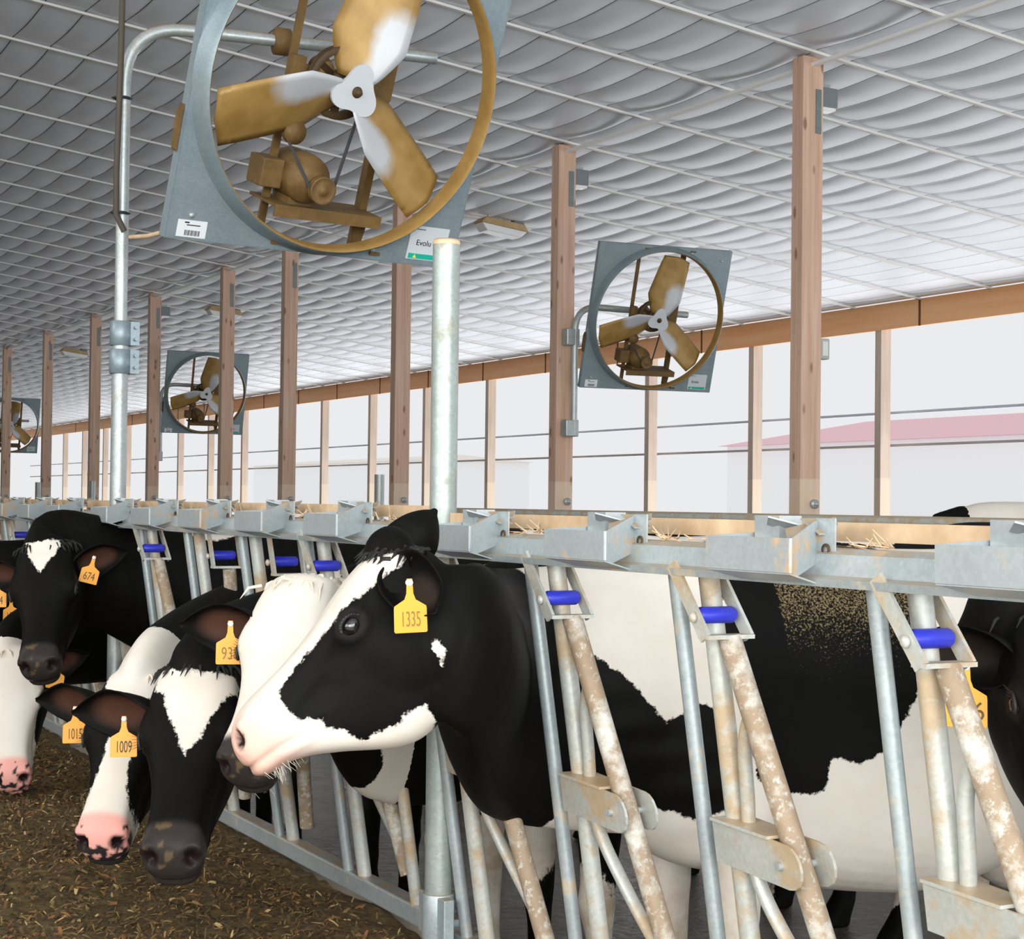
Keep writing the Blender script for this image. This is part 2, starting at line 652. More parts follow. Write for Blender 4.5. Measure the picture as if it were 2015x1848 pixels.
def hang_lamp(x, y, lab):
    r = empty('ceiling_light', (x, y, zceil(x) - .14), (0, .12, .0))
    r.scale = (.74, .74, .74)
    tag(r, lab, 'lamp', 'lamps hung under the ceiling')
    MB().prism([(-.42, .0), (.42, .0), (.34, .10), (-.34, .10)], -.16, .16, 'y').build('housing', dusty_brown('lamp_dust', (.42, .28, .12), (.62, .45, .25)), r, bevel=.01)
    MB().prism([(-.40, 0), (-.30, -.11), (.30, -.11), (.40, 0)], -.15, .15, 'y').build('diffuser', lens, r, bevel=.015)
    MB().box((.28, 0, .14), (.18, .12, .07)).build('driver_box', grey, r)
    for sx in (-.25, .25):
        MB().tube([(sx, 0, .08), (sx, 0, .22)], .008, 6).build('hanger', grey, r)


for (x, y, lab) in ((9.17, 17.8, 'white ceiling lamp right of the large fan, nearest of the three'), (9.29, 28.3, 'white ceiling lamp above the third fan, behind a post'),
                    (9.15, 38.3, 'small white ceiling lamp far left under the ceiling')):
    hang_lamp(x, y, lab)
sb = empty('switch_box', (DP + .115, POST_Y[0] - .02, 2.63))
tag(sb, 'small pale electrical box on the right of the near post', 'switch box')
MB().box((.02, 0, 0), (.10, .08, .16)).build('body', plain('grey_plastic', (.45, .46, .44), .5), sb, bevel=.01)
MB().box((.02, -.045, 0), (.05, .012, .11)).build('cover', plain('clear_cover', (.75, .75, .70), .3), sb)

# ------------------------------------------------------------------ free stalls behind the cows
sr = empty('stall_rail', (6.0, 0, 0))
tag(sr, 'long dirty grey pipe with a dusty cream board below, behind the cows', 'rail')
MB().tube([(0, 3, 1.345), (0, 44, 1.345)], .032, 12).build('pipe', M['galv_dirty'], sr)
MB().box((-.12, 16, 1.20), (.12, 26, .12)).build('board', plain('dusty_cream_board', (.72, .60, .46), .8), sr)
MB().box((.3, 22, .0), (.2, 40, .24)).build('stall_curb', plain('stall_curb', (.5, .44, .36), .85), sr)
for (y, lab) in ((14.18, 'short grey stall post left of the pipe stub, seen against the bright wall'), (24.4, 'short grey stall post beside the fan mast foot'), (27.85, 'short grey stall post at the far left')):
    q = MB().tube([(6.12, y, ZF), (6.12, y, 1.66)], .045, 12).build('stall_post', M['galv_pipe'])
    tag(q, lab, 'post', 'short stall posts')

# ================================================================== FANS
FW = 1.40
FR = 0.67


def text_mesh(s, size, mat, extrude=.0005):
    cu_ = bpy.data.curves.new('t', 'FONT')
    cu_.body = s
    cu_.size = size
    cu_.align_x = 'CENTER'
    cu_.align_y = 'CENTER'
    cu_.extrude = extrude
    o = bpy.data.objects.new('t', cu_)
    C.objects.link(o)
    dg = bpy.context.evaluated_depsgraph_get()
    me = bpy.data.meshes.new_from_object(o.evaluated_get(dg))
    bpy.data.objects.remove(o)
    me.materials.clear()
    me.materials.append(mat)
    return me


def text_obj(name, s, size, mat, parent, loc, rot=(math.pi / 2, 0, 0), sx=1.0):
    o = bpy.data.objects.new(name, text_mesh(s, size, mat))
    C.objects.link(o)
    o.parent = parent
    o.location = loc
    o.rotation_euler = rot
    o.scale = (sx, 1, 1)
    return o


def make_fan():
    r = empty('barn_fan')
    h = FW / 2
    # square panel with the round opening, folded edge
    n = 96
    v, f = [], []
    for i in range(n):
        a = 2 * np.pi * i / n
        c, s = np.cos(a), np.sin(a)
        k = h / max(abs(c), abs(s))
        v += [(FR * c, 0, FR * s), (min(h, max(-h, k * c)), 0, min(h, max(-h, k * s)))]
    for i in range(n):
        j = (i + 1) % n
        f.append((2 * i, 2 * i + 1, 2 * j + 1, 2 * j))
    b = MB()
    b.add(v, f)
    b.add(np.array(v) + (0, .003, 0), [q[::-1] for q in f])
    for (c, sz) in (((0, .025, h), (FW, .05, .004)), ((0, .025, -h), (FW, .05, .004)), ((h, .025, 0), (.004, .05, FW)), ((-h, .025, 0), (.004, .05, FW))):
        b.box(c, sz)
    pn = b.build('panel', M['galv_clean'], r)
    b = MB()
    for (x, z) in ((-.22, -.655), (.27, -.655), (-.22, .655), (.27, .655), (-.6, -.6), (.6, .6)):
        b.lathe([(0, -.008), (.011, -.008), (.011, 0)], 8, M=Matrix.Translation((x, 0, z)))
    b.build('bolt', M['galv'], pn)
    # venturi ring
    b = MB()
    b.lathe([(FR + .035, 0), (FR + .030, -.012), (FR + .018, -.05), (FR + .006, -.08), (FR - .002, -.088)], n, mi=0)
    b.lathe([(FR - .002, -.088), (FR - .008, -.082), (FR - .012, -.06), (FR - .014, -.03), (FR - .014, .0)], n, mi=1)
    b.lathe([(FR - .014, .0), (FR - .006, .012), (FR, .0)], n, mi=0)
    b.build('venturi_ring', [M['galv_clean'], M['fan_rim']], r)
    # frame
    for x in (-.20, .28):
        b = MB()
        b.box((x, .16, 0), (.035, .012, 1.36))
        b.box((x + (.016 if x < 0 else -.016), .18, 0), (.006, .045, 1.36))
        st = b.build('strut', M['fan_brown'], r)
        for z in (-.67, .67):
            MB().box((x, .08, z), (.05, .19, .012)).build('strut_foot', M['fan_brown'], st)
    b = MB()
    b.prism([(.02 + .1, -.53), (.02 + .28, -.53), (.30, -.56), (.285, -.67), (.255, -.67), (.22, -.56)], .13, .145)
    b.build('gusset', M['fan_brown'], r)
    b = MB()
    b.box((.03, .13, -.52), (.52, .24, .012))
    b.box((.03, .012, -.54), (.52, .008, .05))
    b.build('motor_shelf', M['fan_brown'], r)
    Mx = Matrix.Translation((-.085, 0, -.40))
    b = MB()
    b.lathe([(0, .0), (.045, .0), (.06, .015), (.098, .03), (.104, .06), (.104, .22), (.095, .25), (.05, .26), (0, .26)], 28, M=Mx)
    b.box((-.0, .13, -.10), (.13, .14, .03), M=Mx)
    mo = b.build('motor', M['fan_brown'], r)
    MB().box((-.15, .14, .0), (.10, .13, .12), M=Mx).build('terminal_box', M['fan_brown'], mo, bevel=.006)
    Mp = Mx @ Matrix.Translation((.035, -.035, -.025))
    b = MB()
    b.lathe([(0, -.012), (.018, -.012), (.02, -.004), (.05, -.004), (.058, -.012), (.058, .006), (.05, .012), (.058, .018), (.058, .026), (0, .026)], 26, M=Mp)
    b.build('motor_pulley', M['fan_brown'], mo)
    # shaft assembly
    PR = .152
    px, pz = -.015, .015
    Mc = Matrix.Translation((px, 0, pz))
    b = MB()
    b.lathe([(PR - .03, .045), (PR, .04), (PR, .05), (PR - .012, .06), (PR, .07), (PR, .08), (PR - .03, .075), (PR - .03, .045)], 44, M=Mc)
    b.lathe([(0, .04), (.045, .04), (.045, .08), (0, .08)], 20, M=Mc)
    for k in range(3):
        a = math.radians(150 + 120 * k)
        b.bar((.03 * math.cos(a) + px, .06, .03 * math.sin(a) + pz), ((PR - .02) * math.cos(a) + px, .06, (PR - .02) * math.sin(a) + pz), .03, .02, up=(0, 1, 0))
    b.build('pulley', M['fan_dark'], r)
    b = MB()
    b.box((.0, .115, .03), (.42, .035, .06))
    b.box((.225, .125, .07), (.09, .05, .20))
    b.box((-.195, .125, .03), (.06, .05, .12))
    b.lathe([(0, .05), (.034, .05), (.05, .09), (.05, .13), (0, .13)], 20, M=Matrix.Translation((-.09, 0, .055)))
    b.build('bearing_bracket', M['fan_brown'], r)
    b = MB()
    b.lathe([(0, .04), (.05, .04), (.045, .055), (.05, .07), (0, .07)], 22, M=Matrix.Translation((-.185, 0, -.215)))
    b.build('idler_pulley', M['fan_brown'], r)
    mx, mz = -.05, -.425
    b = MB()
    b.bar((mx - .05, -.018, mz), (-.222, .055, -.23), .011, .011)
    b.bar((-.222, .055, -.23), (px - PR + .012, .06, pz), .011, .011)
    b.bar((mx + .058, -.018, mz), (px + PR - .03, .06, pz - .085), .011, .011)
    b.build('belt', M['rubber'], r)
    # hub and blades
    b = MB()
    th = np.linspace(0, 2 * np.pi, 60, endpoint=False)
    rr = .098 + .020 * np.cos(3 * (th - math.radians(79)))
    b.prism([(rr[i] * np.cos(th[i]), rr[i] * np.sin(th[i])) for i in range(60)][::-1], -.066, -.052)
    hb = b.build('hub', M['white_hub'], r)
    b = MB()
    b.lathe([(0, -.092), (.012, -.092), (.016, -.082), (.018, -.068), (.024, -.068), (.024, -.06)], 18)
    b.build('hub_nut', M['fan_dark'], hb)
    for ang in (79, 199, 319):
        v, f = [], []
        nr, nw = 22, 9
        for i in range(nr):
            s = i / (nr - 1)
            rad = .045 + s * .585
            wd = .15 + .17 * min(1, s / .28) ** .8 * (1 - .55 * max(0, s - .3))
            tw = math.radians(40 - 24 * s)
            for j in range(nw):
                q = (j / (nw - 1) - .5) * wd
                cam_ = .02 * (1 - (2 * j / (nw - 1) - 1) ** 2)
                v.append((rad - .02 * abs(q) / .1 * (1 if s > .9 else 0), -.012 + q * math.sin(tw) - cam_, q * math.cos(tw)))
        for i in range(nr - 1):
            for j in range(nw - 1):
                a = i * nw + j
                f.append((a, a + 1, a + nw + 1, a + nw))
        b = MB()
        b.add(v, f, True)
        bl = b.build('blade', M['blade'], r)
        so = bl.modifiers.new('solid', 'SOLIDIFY')
        so.thickness = .003
        bl.rotation_euler = (0, -math.radians(ang), 0)
    # stickers
    b = MB()
    b.box((-.59, -.0025, -.655), (.13, .002, .07))
    sk = b.build('barcode_sticker', M['sticker'], r)
    b = MB()
    for k in range(13):
        b.box((-.64 + k * .0052 + .022, -.0042, -.672), (.0018 + .0016 * (k % 3 == 0), .001, .022))
    b.box((-.585, -.0042, -.640), (.06, .001, .004))
    b.box((-.615, -.0042, -.630), (.02, .001, .006))
    b.build('barcode', M['ink'], sk)
    b = MB()
    b.box((.545, -.0025, -.60), (.20, .002, .15))
    sk = b.build('maker_sticker', plain('grey_white_sticker', (.60, .64, .66), .5), r)
    MB().box((.545, -.0042, -.66), (.18, .001, .022)).build('green_band', M['green'], sk)
    MB().prism([(.478, -.668), (.498, -.668), (.488, -.652)], -.0058, -.0048).build('warning_triangle', M['yellow_ink'], sk)
    text_obj('lettering', 'Evolu', .036, M['ink'], sk, (.523, -.0045, -.60))
    MB().box((.49, -.0042, -.54), (.06, .001, .003)).build('small_print', M['ink'], sk)
    # side box on the left edge
    b = MB()
    b.prism([(-h - .016, -.21), (-h - .004, -.17), (-h - .004, -.36), (-h - .010, -.35), (-h - .014, -.30)], .02, .06)
    b.build('side_handle', M['fan_brown'], r)
    return r


fan_spec = [((2.696, 6.615, 3.121), .366, .163, 'large grey square barn fan in the foreground, its top cut by the frame'),
            ((8.89, 13.98, 3.197), .313, -.095, 'second barn fan with brown blades, hung right of a wooden post'),
            ((8.98, 28.25, 3.212), .258, -.028, 'third barn fan, smaller, half behind a wooden post left of centre'),
            ((8.98, 44.1, 3.21), .26, -.03, 'farthest barn fan, cut by the left edge of the picture')]
f0 = make_fan()
for i, (c, ti, ya, lab) in enumerate(fan_spec):
    q = f0 if i == 0 else copy_tree(f0)
    q.location = c
    q.rotation_euler = (ti, 0, ya)
    tag(q, lab, 'fan', 'barn fans on bent pipes')
FAN0 = f0


def fan_mast(base, ztop, xend, r1, lab, zc=None, yarm=0.0, r2=None, clamps=()):
    x, y, z = base
    o = empty('fan_mast', (x, y, z))
    tag(o, lab, 'mast', 'bent pipes carrying the fans')
    R = .26
    H = ztop - z
    pts = [(0, 0, (zc - z) if zc else 0), (0, 0, H - R)]
    pts = [pts[0]] + list(arc((0, 0, H - R), (0, 0, H), (R, yarm * R, H), 10)) + [(xend - x, yarm * (xend - x), H - .01)]
    MB().tube(pts, r1, 16).build('bent_pipe', M['mast_pipe'], o)
    if r2:
        MB().tube([(0, 0, 0), (0, 0, zc - z + .02)], r2, 18).build('pole', M['galv_pipe'], o)
    return o


m1 = fan_mast((1.93, 7.26, .1), 3.44, 3.30, .027, 'tall galvanised fan mast at left with a rounded bend, holding the large fan', zc=2.07, yarm=-.14, r2=.034)
for zz in (1.90, 2.02):
    b = MB()
    b.lathe([(.042, zz - .052), (.045, zz - .05), (.045, zz + .05), (.042, zz + .052)], 20, 'z')
    b.box((.05, -.02, zz), (.05, .012, .1))
    b.box((.05, .02 - .02 + .03, zz), (.05, .012, .1))
    for dz in (-.025, .025):
        b.tube([(.055, -.05, zz + dz), (.055, .04, zz + dz)], .007, 8)
    b.build('clamp', M['galv_clean'], m1)
# dusty crust along the top of the arm is built as the clamp saddles on the fan struts
b = MB()
b.lathe([(.029, .63), (.06, .64), (.06, .70), (.029, .71)], 18, 'x', M=Matrix.Translation((0, -.09, 3.335)))
b.build('saddle_clamp', M['fan_brown'], m1)
for (x, y, z0, z1, xe, lab) in ((8.176, 14.3, 2.08, 3.31, 9.45, 'bent grey pipe on the second post holding the second fan'), (8.30, 28.56, 2.08, 3.36, 9.5, 'bent grey pipe on the post holding the third fan'),
                                (8.30, 44.4, 2.08, 3.36, 9.5, 'bent pipe holding the farthest fan at the left edge')):
    mm_ = fan_mast((x, y, z0), z1, xe, .032, lab)
    for zz in (.06, z1 - z0 - .30):
        b = MB()
        b.box((-.03, .02, zz), (.14, .10, .16))
        b.build('pipe_clamp', M['galv_pipe'], mm_, bevel=.01)

# the capped pipe stub in the headlock line
ps = empty('pipe_post', (1.99, 4.18, .12))
tag(ps, 'thick galvanised pipe post with open top in the middle of the stanchion line', 'post')
b = MB()
b.lathe([(.030, 1.99), (.036, 2.0), (.0365, 1.99), (.0365, .0)], 28, 'z')
b.lathe([(.0, 1.985), (.030, 1.985)], 28, 'z', smooth=False)
b.build('pipe', galvanised('scuffed_pipe', (.28, .33, .31), (.44, .49, .46), dirt=.2, dirt_col=(.22, .22, .17), metal=.4), ps)
b = MB()
b.lathe([(.030, 1.99), (.033, 2.005), (.037, 1.998), (.037, 1.99)], 28, 'z')
b.build('rim', M['dust'], ps)
b = MB()
b.lathe([(.0365, .14), (.043, .14), (.043, .26), (.0365, .26)], 24, 'z')
b.box((-.005, .055, .20), (.03, .05, .11))
b.box((-.005, -.055, .20), (.03, .05, .11))
b.build('rail_clamp', M['galv'], ps, bevel=.003)

# black power cable down to the mast
pc = empty('power_cable', (1.93, 7.26, 0))
tag(pc, 'black power cable strapped to the tall fan mast, running up to the ceiling', 'cable')
MB().tube([(-.02, -.05, zceil(1.8)), (-.025, -.05, 4.2), (-.03, -.05, 3.3), (-.04, -.045, 2.8), (-.035, -.03, 2.62), (.0, -.035, 2.55)], .013, 10).build('cord', plain('dusty_cable', (.07, .055, .04), .7), pc)
for zz in (2.63, 3.12):
    MB().lathe([(.031, zz - .006), (.045, zz), (.031, zz + .006)], 14, 'z', M=Matrix.Translation((-.012, -.01, 0))).build('cable_tie', M['rubber'], pc)
cd = MB().tube([(1.96, 7.24, 2.53), (2.0, 7.1, 2.52), (2.06, 6.9, 2.53), (2.10, 6.78, 2.54)], .010, 8)
cdo = cd.build('braided_cord', M['dust'])
tag(cdo, 'short dusty cord from the mast to the lower left corner of the large fan', 'cord')

# ================================================================== HEADLOCK PANELS
def pp(y, z, off=0.0):
    return (1.9 + (1.285 - z) * .1485 + off, y, z)


def add_lock(r, L, closed):
    """one self-locking stanchion; L = y of the pair's far edge"""
    MB().tube([pp(L - .017, 1.29), pp(L - .017, .25)], .0165, 14).build('upright', M['galv'], r)
    MB().tube([pp(L - .115, 1.29, .012), pp(L - .115, .25, .012)], .021, 14).build('upright', M['galv_dirty'], r)
    yt, yb = (L - .42, L - .27) if closed else (L - .165, L - .46)
    z_t, z_b = 1.165, .34
    k = (yb - yt) / (z_b - z_t)

    def Y(z): return yt + k * (z - z_t)
    sw = MB().tube([pp(Y(z), z, .01) for z in (z_t, .9, .6, z_b)], .023, 16).build('swing_bar', M['rusty'], r)
    # clevis: two straps and a foot round the roller
    b = MB()
    lean = .0 if closed else .085
    for o in (-.048, .052):
        b.bar(pp(yt + lean, 1.305, o), pp(yt - .005, 1.165, o), .030, .007, up=(1, 0, 0))
    b.bar(pp(yt - .002, 1.168, -.052), pp(yt - .002, 1.168, .056), .036, .008, up=(0, 0, 1))
    for o in (-.056,):
        b.sphere(pp(yt + .02, 1.205, o), (.007, .011, .011), 10)
    cl = b.build('clevis', M['galv_dirty'], sw)
    MB().tube([pp(yt + .025, 1.208, -.040), pp(yt + .025, 1.208, -.034), pp(yt + .025, 1.208, .038), pp(yt + .025, 1.208, .044)], [.012, .0165, .0165, .012], 14).build('roller', M['blue'], sw)
    # bent neck bar, welded to the swing bar top and foot
    if closed:
        pts = [pp(Y(1.0), 1.0, .03), pp(Y(1.0) + .03, .95, .03), pp(Y(.7) + .06, .74, .03), pp(Y(.5) + .04, .5, .03), pp(Y(.38), .38, .02)]
    else:
        pts = [pp(Y(zq) + dq, zq, .012) for zq, dq in ((1.03, 0), (.99, .045), (.94, .078), (.856, .112), (.80, .140), (.745, .165), (.69, .168), (.634, .152), (.523, .09), (.44, .03), (.38, 0))]
    P = np.array(pts)
    t = np.linspace(0, 1, len(P))
    tt = np.linspace(0, 1, 40)
    Q = np.c_[[np.interp(tt, t, P[:, i]) for i in range(3)]].T
    for _ in range(3):
        Q[1:-1] = (Q[:-2] + 2 * Q[1:-1] + Q[2:]) / 4
    MB().tube(Q, .0145, 12).build('neck_bar', M['galv_dirty'], sw)
    # pivot bracket: channel with rounded ends front and back of the swing bar
    b = MB()
    yp = Y(.76)
    for o in (-.032, .045):
        poly = []
        ya, yb2 = L - .095, yp + .012
        poly = [(ya, .808), (ya, .722)] + [(yb2 - .03 + .0 - .042 * math.sin(a), .762 - .042 * math.cos(a)) for a in np.linspace(0, math.pi, 9)]
        v = [pp(y_, z_ - .04 * (ya - y_), o) for (y_, z_) in poly] + [pp(y_, z_ - .04 * (ya - y_), o + .006) for (y_, z_) in poly]
        n = len(poly)
        b.add(v, [tuple(range(n)), tuple(range(n, 2 * n))[::-1]] + [(i, n + i, n + (i + 1) % n, (i + 1) % n) for i in range(n)])
    b.bar(pp(L - .095, .806, .0), pp(yp + .03, .800, .0), .075, .006, up=(0, 0, 1))
    pb = b.build('pivot_bracket', M['galv_dirty'], r)
    MB().tube([pp(yp - .0, .752, -.042), pp(yp - .0, .752, .06)], .008, 10).build('pivot_bolt', M['galv'], pb)
    # latch tray on top of the rail
    a0, a1 = L - .552, L - .303
    T = .003
    b = MB()

    def quad(p):
        p = np.array(p, float)
        nrm = np.cross(p[1] - p[0], p[2] - p[0])
        nrm = nrm / np.linalg.norm(nrm) * T
        n = len(p)
        b.add(np.vstack([p, p + nrm]), [tuple(range(n))[::-1], tuple(range(n, 2 * n))] + [(i, (i + 1) % n, n + (i + 1) % n, n + i) for i in range(n)])
    quad([(1.78, a1, 1.366), (1.78, a1, 1.307), (1.78, a0, 1.307), (1.78, a0, 1.366)])
    quad([(1.78, a1, 1.307), (1.86, a1 - .015, 1.287), (1.86, a0 + .02, 1.287), (1.78, a0, 1.307)])
    quad([(1.78, a0, 1.366), (1.78, a0, 1.307), (1.80, a0 + .012, 1.300), (1.895, a0 + .075, 1.322), (1.895, a0 + .075, 1.398), (1.875, a0 + .062, 1.394)])
    quad([(1.78, a1, 1.366), (1.78, a1, 1.307), (1.80, a1, 1.300), (1.895, a1, 1.322), (1.895, a1, 1.372)])
    quad([(1.895, a0 + .075, 1.400), (1.895, a0 + .075, 1.318), (1.895, a0 + .022, 1.318), (1.895, a0 + .022, 1.400)])
    tr = b.build('latch_tray', M['tray'], r)
    b = MB()
    b.lathe([(.006, -.004), (.011, -.004), (.011, .002)], 12, 'x', M=Matrix.Translation((1.893, a0 + .045, 1.345)))
    b.build('slot_eye', M['fan_dark'], tr)
    b = MB()
    mid = (a0 + a1) / 2
    b.box((1.905, a1 - .045, 1.378), (.05, .075, .05))
    b.bar((1.86, mid + .05, 1.394), (1.93, mid - .005, 1.372), .045, .003, up=(0, .4, 1))
    b.bar((1.86, mid - .005, 1.372), (1.93, mid - .06, 1.394), .045, .003, up=(0, -.4, 1))
    b.bar((1.90, mid - .02, 1.398), (1.90, mid - .075, 1.372), .04, .003, up=(0, -.4, 1))
    b.build('latch_plate', M['tray'], tr)
    b = MB()
    for k in range(16):
        q = np.array([random.uniform(1.90, 1.95), a0 - random.uniform(-.01, .10), 1.352])
        d = np.array([random.uniform(-.4, .4), random.uniform(-1, 1), random.uniform(-.1, .5)])
        d /= np.linalg.norm(d)
        b.tube([q, q + d * random.uniform(.02, .05)], [.0022, .0010], 4, cap=False)
    b.build('hay_scraps', M['dust'], r)


def make_panel(closed_set):
    """local frame: joint at y=0, panel reaches to y=-3.26"""
    r = empty('headlock_panel')
    prof = [(1.848, 1.283), (1.846, 1.297), (1.872, 1.302), (1.884, 1.338), (1.900, 1.347), (1.955, 1.347), (1.955, 1.283)]
    b = MB()
    b.prism(prof[::-1], -3.262, -.004, 'y')
    b.build('top_rail', M['galv'], r)
    b = MB()
    x0 = pp(0, .245)[0]
    b.box((x0 + .01, -1.633, .242), (.06, 3.258, .056))
    b.build('bottom_rail', M['galv'], r, bevel=.006)
    MB().box((2.0, -1.633, 1.375), (.012, 3.258, .034)).build('locking_bar', M['dust'], r)
    MB().tube([pp(-3.05, 1.29), pp(-3.05, .25)], .0175, 14).build('upright', M['galv_dirty'], r)
    for i in range(5):
        add_lock(r, -.087 - .611 * i, i in closed_set)
    return r


pan1 = make_panel(())
pan1.location = (0, 4.232, 0)
tag(pan1, 'galvanised stanchion panel right of the pipe post, with five rusty swing bars', 'headlock panel', 'stanchion panels of the feed line')
pan2 = make_panel((2, 3))
pan2.location = (0, 7.497, .018)
tag(pan2, 'galvanised stanchion panel left of the pipe post, behind the lowered cow heads', 'headlock panel', 'stanchion panels of the feed line')
for k, lab in enumerate(('galvanised stanchion panel beyond the tall fan mast, behind the black cow with the heart-shaped star', 'farthest galvanised stanchion panel, its trays small at the left edge')):
    q = copy_tree(pan2)
    q.location = (0, 7.497 + 3.265 * (k + 1), .018)
    tag(q, lab, 'headlock panel', 'stanchion panels of the feed line')

# ================================================================== FEED


def feed_height(x, y):
    n = np.array([mnoise.noise((a * 1.3, b * 1.3, 0)) * .05 + mnoise.noise((a * 5, b * 5, 3)) * .022 + mnoise.noise((a * 16, b * 16, 7)) * .014 for a, b in zip(np.ravel(x), np.ravel(y))]).reshape(np.shape(x))
    heap = .185 + .05 * np.exp(-((x - .9) / .8) ** 2) - .10 * np.clip(-x / 2, 0, 1)
    near = np.clip((4.75 - y) / .7, 0, 1) * np.clip((x - 1.3) / .6, 0, 1)
    return heap * (1 - .35 * near) + n * .9 + .02


def build_feed():
    xs = np.r_[np.arange(-4, -1, .1), np.arange(-1, 2.06, .018)]
    ys = np.r_[np.arange(2.2, 9.2, .022), np.arange(9.2, 22, .2)]
    X, Y = np.meshgrid(xs, ys)
    Z = np.maximum(feed_height(X, Y), -.05)
    V = np.stack([X, Y, Z], -1).reshape(-1, 3)
    nx, ny = len(xs), len(ys)
    I = np.arange(nx * ny).reshape(ny, nx)
    F = np.stack([I[:-1, :-1], I[:-1, 1:], I[1:, 1:], I[1:, :-1]], -1).reshape(-1, 4)
    b = MB()
    b.add(V, F.tolist(), True)
    # loose flakes and stalks lying on the heap
    n = 48000
    fx = rng.uniform(-.6, 2.0, n)
    fy = rng.uniform(3.2, 9.2, n)
    fz = feed_height(fx, fy) + rng.uniform(.0, .012, n)
    for i in range(n):
        L = rng.uniform(.005, .018) * (1.6 if rng.random() < .1 else 1)
        W = rng.uniform(.0010, .0034) if rng.random() < .8 else rng.uniform(.003, .0065)
        a = rng.uniform(0, 2 * np.pi)
        ti = rng.normal(0, .45)
        d = np.array([np.cos(a) * np.cos(ti), np.sin(a) * np.cos(ti), np.sin(ti)])
        s = np.array([-np.sin(a), np.cos(a), rng.normal(0, .5)])
        s /= np.linalg.norm(s)
        c = np.array([fx[i], fy[i], fz[i]])
        k = np.array([0, 0, rng.uniform(0, .004)])
        v = [c - d * L - s * W, c - d * L + s * W, c + k + s * W, c + k - s * W, c + d * L + s * W * .6, c + d * L - s * W * .6]
        u = rng.random()
        mi = 1 if u < .42 else (2 if u < .78 else (3 if u < .87 else 4))
        b.add(v, [(0, 1, 2, 3), (3, 2, 4, 5)], False, mi)
    t = NT('chopped_feed')
    v = t.coord('Object')
    n1 = t.noise(v, 45, 6, .7)
    n2 = t.noise(v, 4, 3)
    col = t.mix(n2, t.ramp(n1, [(.3, (.035, .02, .006)), (.55, (.13, .075, .022)), (.75, (.28, .17, .06))]), t.ramp(n1, [(.3, (.05, .035, .01)), (.7, (.20, .14, .045))]))
    t.bump(n1, .9, .02)
    t.set(col, .9)
    o = b.build('feed_heap', [t.m, plain('feed_brown', (.075, .045, .015), .9), plain('feed_ochre', (.17, .105, .033), .85), plain('feed_straw', (.42, .28, .12), .8), plain('feed_rust', (.20, .085, .025), .85)])
    tag(o, 'brown chopped silage feed spread along the manger in front of the cows', 'feed', kind='stuff')


build_feed()

# ================================================================== COWS
def loft(rings):
    R = np.array(rings)
    n, k = R.shape[:2]
    v = R.reshape(-1, 3)
    f = []
    for i in range(n - 1):
        for j in range(k):
            j2 = (j + 1) % k
            f.append((i * k + j, i * k + j2, (i + 1) * k + j2, (i + 1) * k + j))
    v = np.vstack([v, R[0].mean(0), R[-1].mean(0)])
    a, b = n * k, n * k + 1
    for j in range(k):
        j2 = (j + 1) % k
        f.append((a, j2, j))
        f.append((b, (n - 1) * k + j, (n - 1) * k + j2))
    return v, f


def resample(cols, n):
    """Catmull-Rom through the rows of a station table"""
    A = np.array(cols, float)
    t = np.linspace(0, len(A) - 1, n)
    out = []
    for q in t:
        i = min(int(q), len(A) - 2)
        u = q - i
        p0, p1, p2, p3 = A[max(i - 1, 0)], A[i], A[i + 1], A[min(i + 2, len(A) - 1)]
        out.append(.5 * (2 * p1 + (p2 - p0) * u + (2 * p0 - 5 * p1 + 4 * p2 - p3) * u ** 2 + (3 * p1 - p0 - 3 * p2 + p3) * u ** 3))
    return np.array(out)


TORSO = [(-1.62, 1.22, 1.00, .10, 1.12), (-1.58, 1.30, .86, .19, 1.10), (-1.45, 1.375, .74, .26, 1.12), (-1.2, 1.385, .66, .29, 1.05), (-.95, 1.375, .55, .34, .95), (-.6, 1.37, .47, .385, .88),
         (-.3, 1.385, .49, .35, .90), (-.08, 1.40, .54, .28, .95), (.12, 1.375, .58, .245, .95), (.26, 1.31, .66, .19, .96), (.34, 1.20, .80, .10, 1.0)]
# head stations: x, top, bottom, half-width at brow, mid, jaw
HEAD = [(-.055, -.075, -.17, .045, .05, .035), (-.03, -.025, -.235, .075, .08, .05), (0, .0, -.275, .090, .096, .058), (.05, .012, -.305, .102, .104, .062), (.10, .012, -.315, .110, .108, .064), (.15, .006, -.312, .116, .108, .064),
        (.20, -.002, -.298, .112, .100, .060), (.25, -.010, -.274, .092, .090, .056), (.30, -.014, -.246, .077, .080, .053), (.35, -.015, -.218, .068, .072, .050), (.40, -.013, -.192, .064, .068, .048),
        (.44, -.012, -.172, .067, .070, .047), (.475, -.018, -.158, .071, .072, .045), (.505, -.034, -.152, .068, .068, .042), (.525, -.058, -.142, .050, .050, .034), (.534, -.082, -.118, .024, .024, .02)]


def torso_rings(s, wide):
    rings = []
    th = np.linspace(0, 2 * np.pi, 48, endpoint=False)
    for x, zt, zb, w_, zw in resample(TORSO, 40) * [1, 1, 1, wide, 1]:
        c, sn = np.cos(th), np.sin(th)
        up = sn >= 0
        y = w_ * np.sign(c) * np.abs(c) ** np.where(up, .85, .8)
        z = np.where(up, zw + (zt - zw) * np.abs(sn) ** .95, zw - (zw - zb) * np.abs(sn) ** .9)
        # narrower topline: pinch toward the spine
        y = y * np.where(up, 1 - .30 * np.abs(sn) ** 3, 1)
        rings.append(np.c_[np.full(48, x), y, z] * s)
    return rings


